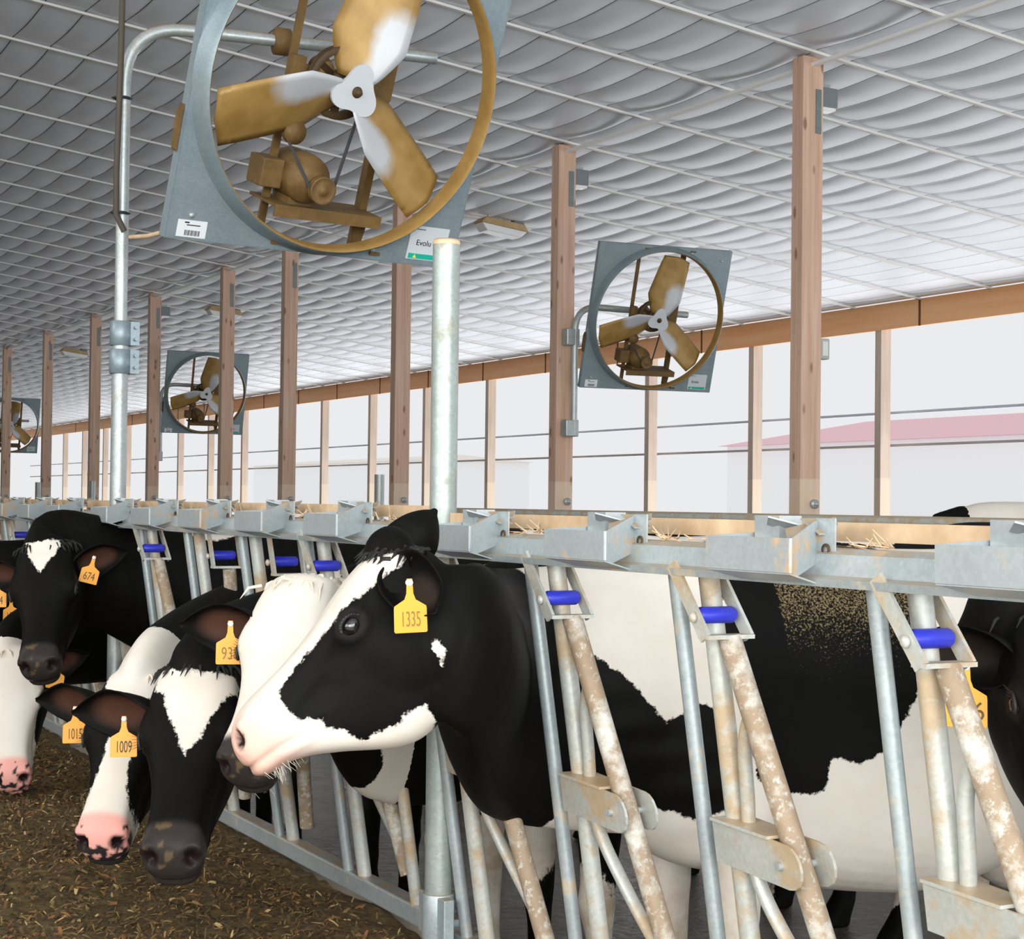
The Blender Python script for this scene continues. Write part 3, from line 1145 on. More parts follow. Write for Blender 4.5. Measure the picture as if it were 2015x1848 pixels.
def head_rings(s, jaw=0.0):
    rings = []
    for x, zt, zb, wu, wm, wl in resample(HEAD, 46):
        zb -= jaw * math.exp(-((x - .27) / .12) ** 2)
        H = zt - zb
        pts = [(0, zt), (.55 * wu, zt - .006), (.93 * wu, zt - .10 * H), (wu, zt - .22 * H), (wm, zt - .52 * H), (.5 * (wm + wl), zb + .20 * H), (.8 * wl, zb + .06 * H), (0, zb)]
        half = resample(pts, 22)
        full = np.vstack([half, (half * [-1, 1])[-2:0:-1]])
        rings.append(np.c_[np.full(len(full), x), full[:, 0], full[:, 1]] * s)
    return rings


def limb(stations, k=18):
    """stations: x,y,z,rx,ry"""
    rings = []
    th = np.linspace(0, 2 * np.pi, k, endpoint=False)
    for x, y, z, rx, ry in resample(stations, 26):
        rings.append(np.c_[x + rx * np.cos(th), y + ry * np.sin(th), np.full(k, z)])
    return rings


def sd_poly(px, py, poly):
    """signed distance, positive inside"""
    P = np.array(poly, float)
    d = np.full(px.shape, 1e9)
    ins = np.zeros(px.shape, bool)
    n = len(P)
    for i in range(n):
        a, b = P[i], P[(i + 1) % n]
        e = b - a
        wx, wy = px - a[0], py - a[1]
        t = np.clip((wx * e[0] + wy * e[1]) / max(e @ e, 1e-12), 0, 1)
        d = np.minimum(d, (wx - e[0] * t) ** 2 + (wy - e[1] * t) ** 2)
        c = ((a[1] > py) != (b[1] > py))
        with np.errstate(divide='ignore', invalid='ignore'):
            xi = (b[0] - a[0]) * (py - a[1]) / (b[1] - a[1]) + a[0]
        ins ^= c & (px < xi)
    d = np.sqrt(d)
    return np.where(ins, d, -d)


def hide_mat(name):
    t = NT(name)
    v = t.coord('Object')
    coat = t.attr('coat')
    n = t.noise(v, 38, 5, .65)
    n2 = t.noise(v, 150, 2)
    e = t.math('ADD', coat, t.math('ADD', t.math('MULTIPLY', t.math('SUBTRACT', n, .5), .030), t.math('MULTIPLY', t.math('SUBTRACT', n2, .5), .012)))
    k = t.ramp(t.math('ADD', t.math('MULTIPLY', e, 40), .5), [(.40, 0), (.60, 1)])
    nl = t.noise(v, 7, 4)
    white = t.mix(t.ramp(nl, [(.35, 0), (.7, 1)]), (.70, .64, .55), (.75, .70, .63))
    black = t.mix(t.noise(v, 20, 4), (.002, .0019, .0017), (.0055, .005, .0042))
    dust = t.attr('dust')
    dn = t.ramp(t.math('ADD', t.noise(v, 190, 3), t.math('MULTIPLY', t.math('SUBTRACT', dust, 1.0), .32)), [(.47, 0), (.64, .75)])
    black = t.mix(dn, black, (.32, .24, .12))
    dirt = t.attr('dirt')
    white = t.mix(t.math('MULTIPLY', dirt, t.ramp(t.noise(v, 11, 6, .7), [(.35, 0), (.65, 1)])), white, (.36, .26, .15))
    col = t.mix(k, white, black)
    tint = t.n('ShaderNodeAttribute')
    tint.attribute_name = 'skin'
    col = t.mix(t.attr('skinw'), col, tint.outputs['Color'])
    t.bump(t.noise(t.coord('Object', (1, 1, 1)), 260, 3), .12, .002)
    t.b.inputs['Sheen Weight'].default_value = .0
    ro = t.math('ADD', .58, t.math('MULTIPLY', t.attr('wet'), -.3))
    return t.set(col, ro, 0, .09)


HIDE = hide_mat('holstein_hide')
EYE = NT('cow_eye').set((.006, .005, .006), .06, 0, .8)
TAGM = NT('ear_tag_yellow').set((.86, .36, .02), .45)
TAGINK = plain('tag_ink', (.10, .055, .01), .6)
TAGINK2 = plain('tag_faded_ink', (.27, .14, .025), .6)
HAIRB = plain('black_hair', (.008, .007, .006), .6)
HAIRW = plain('cream_hair', (.72, .65, .54), .6)
WHITEP = plain('white_plastic', (.8, .8, .77), .4)


def vnorm(a):
    a = np.asarray(a, float)
    return a / np.linalg.norm(a)


def ear_shell(L, W, k_tip=.8, k_base=2.4):
    """cupped ear along +x, opening toward +z, side along y; closed shell with thickness"""
    ns, nv = 22, 15
    outer, inner = [], []
    for i in range(ns):
        s = i / (ns - 1)
        w_ = W * (math.sin(math.pi * (min(1, s * .93 + .10))) ** .75) * (1 - .12 * s) + .004
        phi = k_base + (k_tip - k_base) * min(1, s * 1.6) ** .8
        rad = w_ / max(math.sin(min(phi, 1.57)), .3)
        droop = -.05 * s * s * L * 2
        for q, lst in ((1.0, outer), (1.0, inner)):
            row = []
            for j in range(nv):
                a = (j / (nv - 1) * 2 - 1) * phi
                th_ = .0045 if lst is outer else 0
                rr = rad + (.0065 * (1 - abs(a) / phi * .5) if lst is outer else 0)
                row.append((s * L, rr * math.sin(a), rad * .55 - rr * math.cos(a) + droop))
            lst.append(row)
    O, I = np.array(outer).reshape(-1, 3), np.array(inner).reshape(-1, 3)
    f = []
    N = ns * nv
    for i in range(ns - 1):
        for j in range(nv - 1):
            a = i * nv + j
            f.append((a, a + nv, a + nv + 1, a + 1))
            f.append((N + a, N + a + 1, N + a + nv + 1, N + a + nv))
        for j in (0, nv - 1):
            a = i * nv + j
            q = (a, N + a, N + a + nv, a + nv) if j == 0 else (a, a + nv, N + a + nv, N + a)
            f.append(q)
    for i in (0, ns - 1):
        for j in range(nv - 1):
            a = i * nv + j
            f.append((a, a + 1, N + a + 1, N + a) if i == 0 else (a, N + a, N + a + 1, a + 1))
    return np.vstack([O, I]), f, N


def frame(ax, nrm):
    x = vnorm(ax)
    z = np.asarray(nrm, float)
    z = vnorm(z - x * (z @ x))
    y = np.cross(z, x)
    return np.stack([x, y, z], 1)


def make_tag(parent, base, pos, nrm, up, text, ink, size=1.0, worn=False, base_loc=(0, 0, 0)):
    """yellow flag tag: hole at origin, plate hanging down, facing nrm"""
    z = vnorm(nrm)
    y = np.asarray(up, float)
    y = vnorm(y - z * (y @ z))
    x = np.cross(y, z)
    Mx = Matrix([[x[i], y[i], z[i], pos[i] - base_loc[i]] for i in range(3)] + [[0, 0, 0, 1]])
    s = size
    out = [(-.006, .008), (.006, .008), (.0075, -.022), (.012, -.034), (.034, -.047), (.035, -.052), (.0355, -.098), (.033, -.101), (-.033, -.101), (-.0355, -.098), (-.035, -.052), (-.034, -.047), (-.012, -.034), (-.0075, -.022)]
    b = MB()
    b.prism([(p[0] * s, p[1] * s) for p in out], 0, .0018, 'z')
    o = b.build('ear_tag', TAGM, parent, bevel=.0006)
    o.matrix_local = Mx
    tag(o, 'yellow ear tag marked ' + text if text else 'yellow ear tag')
    b = MB()
    b.lathe([(0, .006), (.006, .006), (.0075, .002), (.0075, -.004)], 12, 'z')
    b.build('tag_button', WHITEP, o)
    if text:
        text_obj('tag_number', text, .044 * s, ink, o, (.012 if len(text) < 3 else 0, -.075 * s, .0022), (0, 0, 0), sx=min(1.0, .64 * 3.3 / len(text)) * .95)
    return o


def remesh(verts, faces, voxel):
    me = bpy.data.meshes.new('tmp')
    me.from_pydata(verts.tolist(), [], faces)
    o = bpy.data.objects.new('tmp', me)
    C.objects.link(o)
    md = o.modifiers.new('r', 'REMESH')
    md.mode = 'VOXEL'
    md.voxel_size = voxel
    md.adaptivity = 0
    sm = o.modifiers.new('s', 'SMOOTH')
    sm.factor = .5
    sm.iterations = 7
    dg = bpy.context.evaluated_depsgraph_get()
    out = bpy.data.meshes.new_from_object(o.evaluated_get(dg))
    bpy.data.objects.remove(o)
    bpy.data.meshes.remove(me)
    return out


def make_cow(p):
    s = p.get('scale', 1.04)
    base = np.array([p['x'], p['y'], ZF])
    psi = math.pi + math.radians(p.get('turn', 0))
    hx, hy = math.cos(psi), math.sin(psi)
    RB = np.array([[hx, -hy, 0], [hy, hx, 0], [0, 0, 1.0]])

    def bw(v): return np.asarray(v) @ RB.T + base
    # head frame
    P, N = np.array(p['poll']), np.array(p['nose'])
    ax = vnorm(N - P)
    hs = p.get('hscale', np.linalg.norm(N - P) / .475)
    RH = frame(ax, p['dorsal'])

    def hw(v): return np.asarray(v) @ RH.T + P
    V, F, n0 = [], [], 0

    def add(rings, mapf):
        nonlocal n0
        v, f = loft(rings)
        V.append(mapf(v))
        F.extend([tuple(i + n0 for i in q) for q in f])
        n0 += len(v)
    add(torso_rings(s, p.get('wide', .84)), bw)
    add(head_rings(hs, p.get('jaw', .015)), hw)
    # neck: from the shoulders through the stanchion to the back of the head
    A = bw(np.array([-.22, 0, 1.00]) * s)
    A1 = bw(np.array([.16, 0, 1.00]) * s)
    D = hw(np.array([.085, 0, -.165]) * hs)
    Cc = hw(np.array([p.get('cc', (-.07, -.175))[0], 0, p.get('cc', (-.07, -.175))[1]]) * hs)
    gate = np.array(p.get('gate', (1.99, p['y'], .5 * A1[2] + .5 * Cc[2])))
    zu = np.array([0, 0, 1.0])
    upD = vnorm(RH @ vnorm([-.55, 0, .83]) * (1 - p.get('ccup', 0)) + zu * p.get('ccup', 0))
    gh = p.get('gh', .25)
    st = [np.r_[A, zu, .36 * s, .20 * s], np.r_[A1, zu, .345 * s, .20 * s], np.r_[gate, vnorm(zu * 1.6 + upD * .4), gh, p.get('gw', .15)],
          np.r_[Cc, upD, p.get('ch', .165) * hs, .094 * hs], np.r_[D, upD, .13 * hs, .085 * hs]]
    if p.get('far'): st.pop(2)
    S_ = resample(st, 44)
    path = S_[:, :3]
    tg = np.gradient(path, axis=0)
    rings = []
    th = np.linspace(0, 2 * np.pi, 36, endpoint=False)
    for i in range(len(path)):
        tt = vnorm(tg[i])
        u = vnorm(S_[i, 3:6] - tt * (S_[i, 3:6] @ tt))
        l = np.cross(u, tt)
        hh, ww = S_[i, 6], S_[i, 7]
        c_, s_ = np.cos(th), np.sin(th)
        wid = ww * np.sign(c_) * np.abs(c_) ** .9 * np.where(s_ < 0, 1 - .35 * np.abs(s_) ** 2, 1 - .2 * s_ ** 2)
        rings.append(path[i] + wid[:, None] * l + (hh * s_)[:, None] * u)
    add(rings, lambda v: v)
    # dewlap fold
    fl, rr_ = [], []
    for sy in (1, -1):
        add(limb([(q[0] * s, sy * q[1] * s, q[2] * s, q[3] * s, q[4] * s) for q in ((.0, .13, .92, .15, .10), (.03, .16, .74, .10, .085), (.04, .165, .58, .068, .062), (.04, .16, .43, .052, .05), (.045, .16, .36, .054, .052),
                                                                                    (.035, .16, .26, .038, .036), (.035, .16, .13, .036, .036), (.04, .16, .08, .05, .045), (.06, .16, .03, .062, .05), (.065, .16, .0, .066, .054))]), bw)
        add(limb([(q[0] * s, sy * q[1] * s, q[2] * s, q[3] * s, q[4] * s) for q in ((-1.34, .15, 1.10, .20, .11), (-1.28, .17, .88, .17, .11), (-1.30, .17, .72, .12, .085), (-1.40, .165, .56, .075, .055), (-1.46, .16, .46, .058, .045),
                                                                                    (-1.44, .16, .34, .042, .036), (-1.42, .16, .14, .040, .038), (-1.40, .16, .08, .05, .045), (-1.37, .16, .03, .062, .05), (-1.36, .16, .0, .066, .054))]), bw)
    b = MB()
    b.sphere((-1.05 * s, 0, .58 * s), (.24 * s, .17 * s, .17 * s), 24)
    V.append(bw(b.v[0]))
    F.extend([tuple(i + n0 for i in q) for q in b.f])
    n0 += len(b.v[0])
    b = MB()
    b.tube(bw(np.array([(-1.50, 0, 1.33), (-1.62, 0, 1.30), (-1.68, 0, 1.15), (-1.69, .01, .8), (-1.68, .0, .45)]) * s), np.array([.04, .035, .028, .02, .035]) * s, 12, cap=False)
    v = b.v[0]
    V.append(v)
    F.extend([tuple(i + n0 for i in q) for q in b.f])
    F.append(tuple(n0 + i for i in range(12))[::-1])
    F.append(tuple(n0 + len(v) - 12 + i for i in range(12)))
    n0 += len(v)
    me = remesh(np.vstack(V), F, p.get('voxel', .011))
    n = len(me.vertices)
    co_ = np.empty(n * 3)
    me.vertices.foreach_get('co', co_)
    W = co_.reshape(-1, 3)
    nr = np.empty(n * 3)
    me.vertices.foreach_get('normal', nr)
    NR = nr.reshape(-1, 3)
    H = (W - P) @ RH / hs
    inhead = (H[:, 0] > -.08) & (H[:, 0] < .6) & (np.abs(H[:, 1]) < .2) & (H[:, 2] > -.36) & (H[:, 2] < .06)
    # modelling of the face
    def dent(c, r, d, mask=None):
        nonlocal W
        e = ((H - np.array(c)) / np.array(r))
        q = np.clip(1 - (e ** 2).sum(1), 0, 1)
        q = np.where(inhead, q, 0)
        if mask is not None: q = q * mask
        W = W + NR * (d * hs * q)[:, None]
        return q
    eyes = []
    eyew = np.zeros(n)
    for sy in (1, -1):
        m_ = inhead & (np.abs(H[:, 0] - .188) < .014) & (np.abs(H[:, 2] + .060) < .014) & (H[:, 1] * sy > .02)
        ys = np.abs(H[m_, 1]).max() if m_.any() else .105
        ec = np.array([.188, sy * (ys - .006), -.060])
        eyes.append((ec, sy))
        r = np.linalg.norm((H - ec) / [1.25, 1, 1], axis=1)
        ring = np.exp(-((r - .026) / .009) ** 2) * inhead * (H[:, 1] * sy > 0)
        sock = np.exp(-(r / .014) ** 2) * inhead
        W = W + NR * (hs * (.004 * ring - .006 * sock))[:, None]
        # brow ridge above, hollow below and in front
        dent((.165, sy * .105, -.030), (.05, .05, .03), .007)
        dent((.235, sy * .085, -.090), (.06, .05, .035), -.007)
        # cheek muscle
        dent((.12, sy * .10, -.185), (.11, .06, .09), .010)
        dent((.33, sy * .07, -.115), (.10, .04, .03), -.006)
        eyew = np.maximum(eyew, np.exp(-(r / .030) ** 4) * inhead)
    if p.get('tuft', 150) > 100: dent((-.02, 0, .0), (.075, .085, .055), p.get('tuftbump', .022))
    nost = np.zeros(n)
    for sy in (1, -1):
        nost = np.maximum(nost, dent((.508, sy * .050, -.052), (.026, .024, .026), -.026))
        dent((.492, sy * .058, -.042), (.03, .03, .022), .006)
    mline = np.interp(H[:, 0], [.36, .42, .47, .53], [-.150, -.140, -.124, -.112])
    mo = np.exp(-((H[:, 2] - mline) / .006) ** 2) * (H[:, 0] > .36) * (np.abs(H[:, 1]) > -.1) * inhead
    W = W - NR * (hs * .007 * mo)[:, None]
    lip = np.exp(-((H[:, 2] - mline + .018) / .010) ** 2) * (H[:, 0] > .40) * inhead
    W = W + NR * (hs * .004 * lip)[:, None]
    # skin folds on the neck
    q = (W - P) @ RH / hs
    fold = np.sin((q[:, 0] * .8 - q[:, 2]) * 55) * np.exp(-((q[:, 0] + .17) / .09) ** 2)
    W = W + NR * (.0025 * fold)[:, None]
    B = (W - base) @ RB / s
    # coat
    coat = p['coat'](H, B, inhead, W)
    skinc = np.zeros((n, 4))
    skinw = np.zeros(n)
    wet = np.zeros(n)
    muz = np.clip((H[:, 0] - p.get('muz0', .455) + .35 * np.clip(H[:, 2] + .10, -.1, .1)) / .02, 0, 1) * inhead
    mc = p['muzzle']
    if mc == 'pink':
        base_c, spot = np.array([.80, .42, .32]), None
    elif mc == 'dark':
        base_c, spot = np.array([.030, .025, .022]), None
    else:
        base_c, spot = np.array([.78, .38, .32]), np.array([.03, .025, .025])
    cc = np.tile(base_c, (n, 1))
    if mc == 'pink':
        fadep = np.clip((H[:, 0] - .40) / .08, 0, 1) * inhead * np.clip((-.02 - H[:, 2]) / .03 + .3, 0, 1)
        muz = fadep * .75
        cc = cc * (1 - .25 * lip)[:, None]
    if spot is not None:
        idx = np.where(muz > 0)[0]
        for i in idx:
            h = H[i]
            sp_ = mnoise.noise((h[0] * 55, h[1] * 55, h[2] * 55))
            if sp_ > p.get('spot', .25) + (h[2] + .075) * p.get('spotgrad', 8):
                cc[i] = spot
    if mc == 'dark':
        for i in np.where(muz > .5)[0]:
            h = H[i]
            if mnoise.noise((h[0] * 40, h[1] * 40, h[2] * 40)) > .40 and h[2] > -.075: cc[i] = (.10, .07, .04)
    dark = np.clip(nost * 3, 0, 1)
    cc = cc * (1 - dark)[:, None] + np.array([.015, .008, .008]) * dark[:, None]
    skinw = np.maximum(muz, np.where(nost > 0.02, np.minimum(1, nost * 4), 0))
    cc = np.where((eyew > .004)[:, None], np.array([.012, .010, .009]), cc)
    skinw = np.where(eyew > .25, np.maximum(skinw, np.clip(eyew * 1.3, 0, 1)), skinw)
    wet = muz * (.8 if mc != 'pink' else .3)
    dust = p['dust'](B) if 'dust' in p else np.clip((B[:, 2] - 1.28) / .08, 0, 1) * .35 * (~inhead)
    dirt = np.clip((.62 - B[:, 2]) / .35, 0, .75) * (~inhead)
    # ears
    EV, EF, EI = [], [], []
    ne = 0
    tags = []
    for e in p['ears']:
        sy = e['side']
        wx_ = 'waxis' in e
        a = RH.T @ np.array(e['waxis'], float) if wx_ else np.array(e.get('axis', (-.18, .95, -.10)), float)
        o_ = RH.T @ np.array(e['wopen'], float) if wx_ else np.array(e.get('open', (.72, .15, -.45)), float)
        if not wx_:
            a[1] *= sy
            o_[1] *= sy
        E_ = frame(a, o_)
        L, Wd = e.get('len', .205) * hs, e.get('width', .058) * hs
        v, f, half = ear_shell(L, Wd)
        org = np.array([e.get('x', .07), sy * .090, e.get('z', -.085)]) * hs
        vh = v @ E_.T + org
        EV.append(hw(vh))
        EF += [tuple(i + n + ne for i in q_) for q_ in f]
        ins = np.zeros(len(v))
        k_ = np.clip(1 - ((v[half:, 0] / L - .45) / .38) ** 2 - (v[half:, 1] / Wd / .75) ** 2, 0, 1)
        ins[half:] = np.clip(k_ * 1.5, 0, 1)
        EI.append(ins)
        ne += len(v)
        if 'tag' in e:
            tp = np.array(e.get('tagpos', (.40 * L / hs, 0.0, .012))) * hs
            tags.append((hw(tp @ E_.T + org), e))
    V_all = np.vstack([W] + EV) - base
    faces = [tuple(pl.vertices) for pl in me.polygons] + EF
    bpy.data.meshes.remove(me)
    m2 = bpy.data.meshes.new('cow')
    m2.from_pydata(V_all.tolist(), [], faces)
    m2.polygons.foreach_set('use_smooth', [True] * len(faces))
    m2.materials.append(HIDE)
    ei = np.concatenate(EI) if EI else np.zeros(0)
    earcoat = np.full(ne, p.get('earcoat', .1))

    def fattr(nm, a):
        at = m2.attributes.new(nm, 'FLOAT', 'POINT')
        at.data.foreach_set('value', a.astype(np.float32))
    fattr('coat', np.concatenate([coat, earcoat]))
    fattr('skinw', np.concatenate([skinw, ei * .8]))
    fattr('wet', np.concatenate([wet, np.zeros(ne)]))
    fattr('dust', np.concatenate([dust, np.zeros(ne)]))
    fattr('dirt', np.concatenate([dirt, np.zeros(ne)]))
    at = m2.attributes.new('skin', 'FLOAT_COLOR', 'POINT')
    cols = np.ones((n + ne, 4))
    cols[:n, :3] = cc
    cols[n:, :3] = p.get('earskin', (.085, .038, .024))
    at.data.foreach_set('color', cols.astype(np.float32).ravel())
    m2.update()
    o = bpy.data.objects.new('cow', m2)
    C.objects.link(o)
    o.location = base
    tag(o, p['label'], 'cow', 'dairy cows at the feed line' if p.get('line', True) else None)
    # eyes
    for ec, sy in eyes:
        b = MB()
        b.sphere((ec + np.array([0, -sy * .004, 0])) * hs, (.0225 * hs, .0165 * hs, .0195 * hs), 24)
        vv = hw(b.v[0]) - base
        bb = MB()
        bb.add(vv, b.f, True)
        bb.build('eye', EYE, o)
        # upper lid and lashes
        b = MB()
        pts = [(ec + np.array([.026 * math.cos(a), sy * (.0105 - .004 * abs(math.cos(a))), .019 * math.sin(a) + .001])) * hs for a in np.linspace(.15, math.pi - .15, 12)]
        b.tube(hw(np.array(pts)) - base, .0042 * hs, 8)
        for a in np.linspace(.5, 2.6, 9):
            q0 = (ec + np.array([.025 * math.cos(a), sy * .012, .020 * math.sin(a)])) * hs
            q1 = q0 + np.array([.012 * math.cos(a), sy * .014, .004]) * hs
            b.tube(hw(np.array([q0, q1])) - base, [.0008, .0003], 4, cap=False)
        b.build('eyelid', HAIRB, o)
    # forelock
    b = MB()
    lg = random.Random(p['seed'])
    for i in range(p.get('tuft', 150)):
        y_ = lg.gauss(0, .040)
        x_ = lg.uniform(-.05, p.get('tuftx', .008))
        q0 = np.array([x_, y_, -.012 - .35 * y_ * y_ * 8 + (.008 if x_ > 0 else -.03 * abs(x_) / .03)])
        L = lg.uniform(.03, .07)
        d = vnorm([lg.uniform(.3, 1.0), lg.gauss(0, .35) + y_ * 5, lg.uniform(.15, .75)])
        d2 = vnorm(d + np.array([.7, 0, -.75]))
        pts = np.array([q0, q0 + d * L * .5, q0 + d * L * .5 + d2 * L * .5]) * hs
        b.tube(hw(pts) - base, np.array([.0052, .0045, .0006]) * hs, 5, cap=False)
    b.build('forelock', HAIRW if p.get('whitetuft') else HAIRB, o)
    # whiskers on the chin
    if p.get('whiskers'):
        b = MB()
        for i in range(46):
            q0 = np.array([lg.uniform(.43, .52), lg.uniform(-.04, .04), -.148 - .0])
            if q0[0] > .5: q0[2] += .01
            d = vnorm([lg.uniform(-.2, .7), lg.gauss(0, .5), -1])
            L = lg.uniform(.015, .045)
            b.tube(hw(np.array([q0, q0 + d * L]) * hs) - base, np.array([.0009, .0003]), 4, cap=False)
        b.build('chin_whiskers', HAIRW, o)
    # tags
    camp = np.array([0, 0, CAMZ])
    for pos, e in tags:
        tc = vnorm(camp - pos)
        right = vnorm(np.cross(-tc, [0, 0, 1]))
        upv = np.cross(right, -tc)
        nrm = tc + right * e.get('tagyaw', 0) + upv * e.get('tagpitch', 0)
        up_ = upv + right * e.get('tagroll', 0)
        make_tag(o, base, pos + tc * e.get('out', .012), nrm, up_, e['tag'], e.get('ink', TAGINK), e.get('tagsize', 1.0), base_loc=base)
    return o


# camera-independent compass used for the heads: e = across the view, n = along the alley
RGT = np.array([0.885, -0.466, 0])
TOC = np.array([-0.466, -0.885, 0])
UPV = np.array([0, 0, 1.0])


def head_or_black(fn):
    def f(H, B, inh, W):
        return np.where(inh | (H[:, 0] > -.05) & (np.abs(H[:, 1]) < .2) & (H[:, 2] > -.45) & (H[:, 2] < .1) & (H[:, 0] < .6), fn(H), .2)
    return f


# ---- cow 1335
BL = [(-.30, -.06), (-.03, -.055), (.03, -.046), (.06, -.042), (.095, -.038), (.143, -.032), (.183, -.031), (.231, -.032), (.283, -.035), (.341, -.038), (.371, -.042), (.39, -.049), (.395, -.079), (.399, -.113), (.389, -.127), (.381, -.124),
      (.365, -.145), (.37, -.164), (.346, -.202), (.345, -.223), (.335, -.25), (.305, -.254), (.271, -.269), (.227, -.274), (.197, -.288), (.205, -.33), (.229, -.367), (.245, -.5), (.25, -.9), (-.6, -1.1), (-.8, -.2)]
DIA = [(.083, -.205), (.089, -.231), (.118, -.256), (.104, -.214)]
B1 = [(1.4, 1.5), (2.02, 1.6), (2.027, 1.25), (2.059, 1.207), (2.079, 1.131), (2.091, 1.115), (2.143, 1.065), (2.181, 1.036), (2.231, 1.002), (2.341, .882), (2.378, .905), (2.399, .934), (2.444, .926), (2.489, .863), (2.521, .751), (2.529, .664),
      (2.432, .635), (2.243, .697), (2.142, .704), (2.099, .614), (2.086, .548), (2.018, .563), (1.98, .55), (1.9, .58), (1.4, .4)]
B2 = [(2.49, 1.6), (2.508, 1.223), (2.53, 1.15), (2.5, 1.133), (2.493, 1.066), (2.51, .998), (2.543, .929), (2.53, .873), (2.547, .82), (2.577, .735), (2.648, .695), (2.705, .694), (2.752, .699), (2.765, .785), (2.836, .77), (2.898, .803),
      (3.046, 1.029), (3.079, 1.172), (3.1, 1.3), (3.12, 1.6)]


def coat1335(H, B, inh, W):
    bl = sd_poly(H[:, 0], H[:, 2], BL)
    bl = np.minimum(bl, np.where(H[:, 2] > -.05, np.abs(H[:, 1]) - .035 + np.clip(-H[:, 0], 0, .05), 1))
    hd = np.minimum(bl, -sd_poly(H[:, 0], H[:, 2], DIA))
    tuft = .078 - np.linalg.norm((H - [-.028, 0, 0]) / [1, 1.4, 1], axis=1)
    hd = np.maximum(hd, tuft)
    bd = np.maximum(sd_poly(W[:, 0], W[:, 2], B1), sd_poly(W[:, 0], W[:, 2], B2))
    return np.where(W[:, 0] < 1.95, hd, bd)


def dust1335(B):
    return np.clip((B[:, 2] - 1.0) / .22, 0, 1.05) * (B[:, 0] < -.05)


def fr(poly):      # black except a white mark seen from the front
    def f(H):
        return -np.where((H[:, 2] > -.12), sd_poly(H[:, 1], H[:, 0], poly), -.1)
    return f


def body_patches(seed, thr, scale=1.9):
    def f(B):
        out = np.empty(len(B))
        for i, b_ in enumerate(B):
            out[i] = (mnoise.noise((b_[0] * scale + seed, b_[1] * scale, b_[2] * scale * .8)) - thr) * .25
        return out
    return f


def mixed(headfn, bodyfn, xneck=2.0):
    def f(H, B, inh, W):
        return np.where(W[:, 0] < xneck, headfn(H, W), bodyfn(B))
    return f


def c938(H, W):
    eyep = .035 - np.linalg.norm((H - [.20, -.105, -.07]) / [1.5, 1, .9], axis=1)
    q = np.maximum(eyep, -.05)
    nk = np.maximum(body_patches(3.3, .12)(W), .10 - np.linalg.norm((W - [1.80, 4.33, .69]) / [1.0, 1.6, 1.0], axis=1))
    return np.where((H[:, 0] > -.02) & (H[:, 2] > -.335), q, nk)


HEART = [(-.062, .005), (-.02, .022), (.02, .016), (.06, .008), (.066, .03), (.05, .075), (.02, .115), (.004, .150), (-.012, .125), (-.045, .075)]
TRI = [(-.095, .01), (-.03, .035), (.03, .04), (.12, .02), (.122, .065), (.10, .08), (.08, .115), (.062, .155), (.035, .215), (.005, .26), (-.022, .20), (-.05, .14), (-.064, .095), (-.09, .08)]
BLAZE = [(-.14, -.2), (.14, -.2), (.15, .03), (.08, .085), (.035, .10), (.036, .2), (.045, .34), (.075, .44), (.10, .60), (-.10, .60), (-.075, .44), (-.045, .34), (-.030, .2), (-.03, .10), (-.07, .06)]


def c1015(H, W):
    w_ = np.where(H[:, 2] > -.16, sd_poly(H[:, 1], H[:, 0], BLAZE), -.1)
    return np.minimum(-w_, 1)


def cwhite(H, W):
    ck = .085 - np.linalg.norm((H - [.19, .10, -.17]) / [1.9, 1, 1.0], axis=1)
    nk = -(H[:, 0] + .02)
    return np.maximum(np.maximum(ck, np.where(H[:, 1] > .05, nk, -.05)), np.where(H[:, 0] < -.06, .1, -.1))


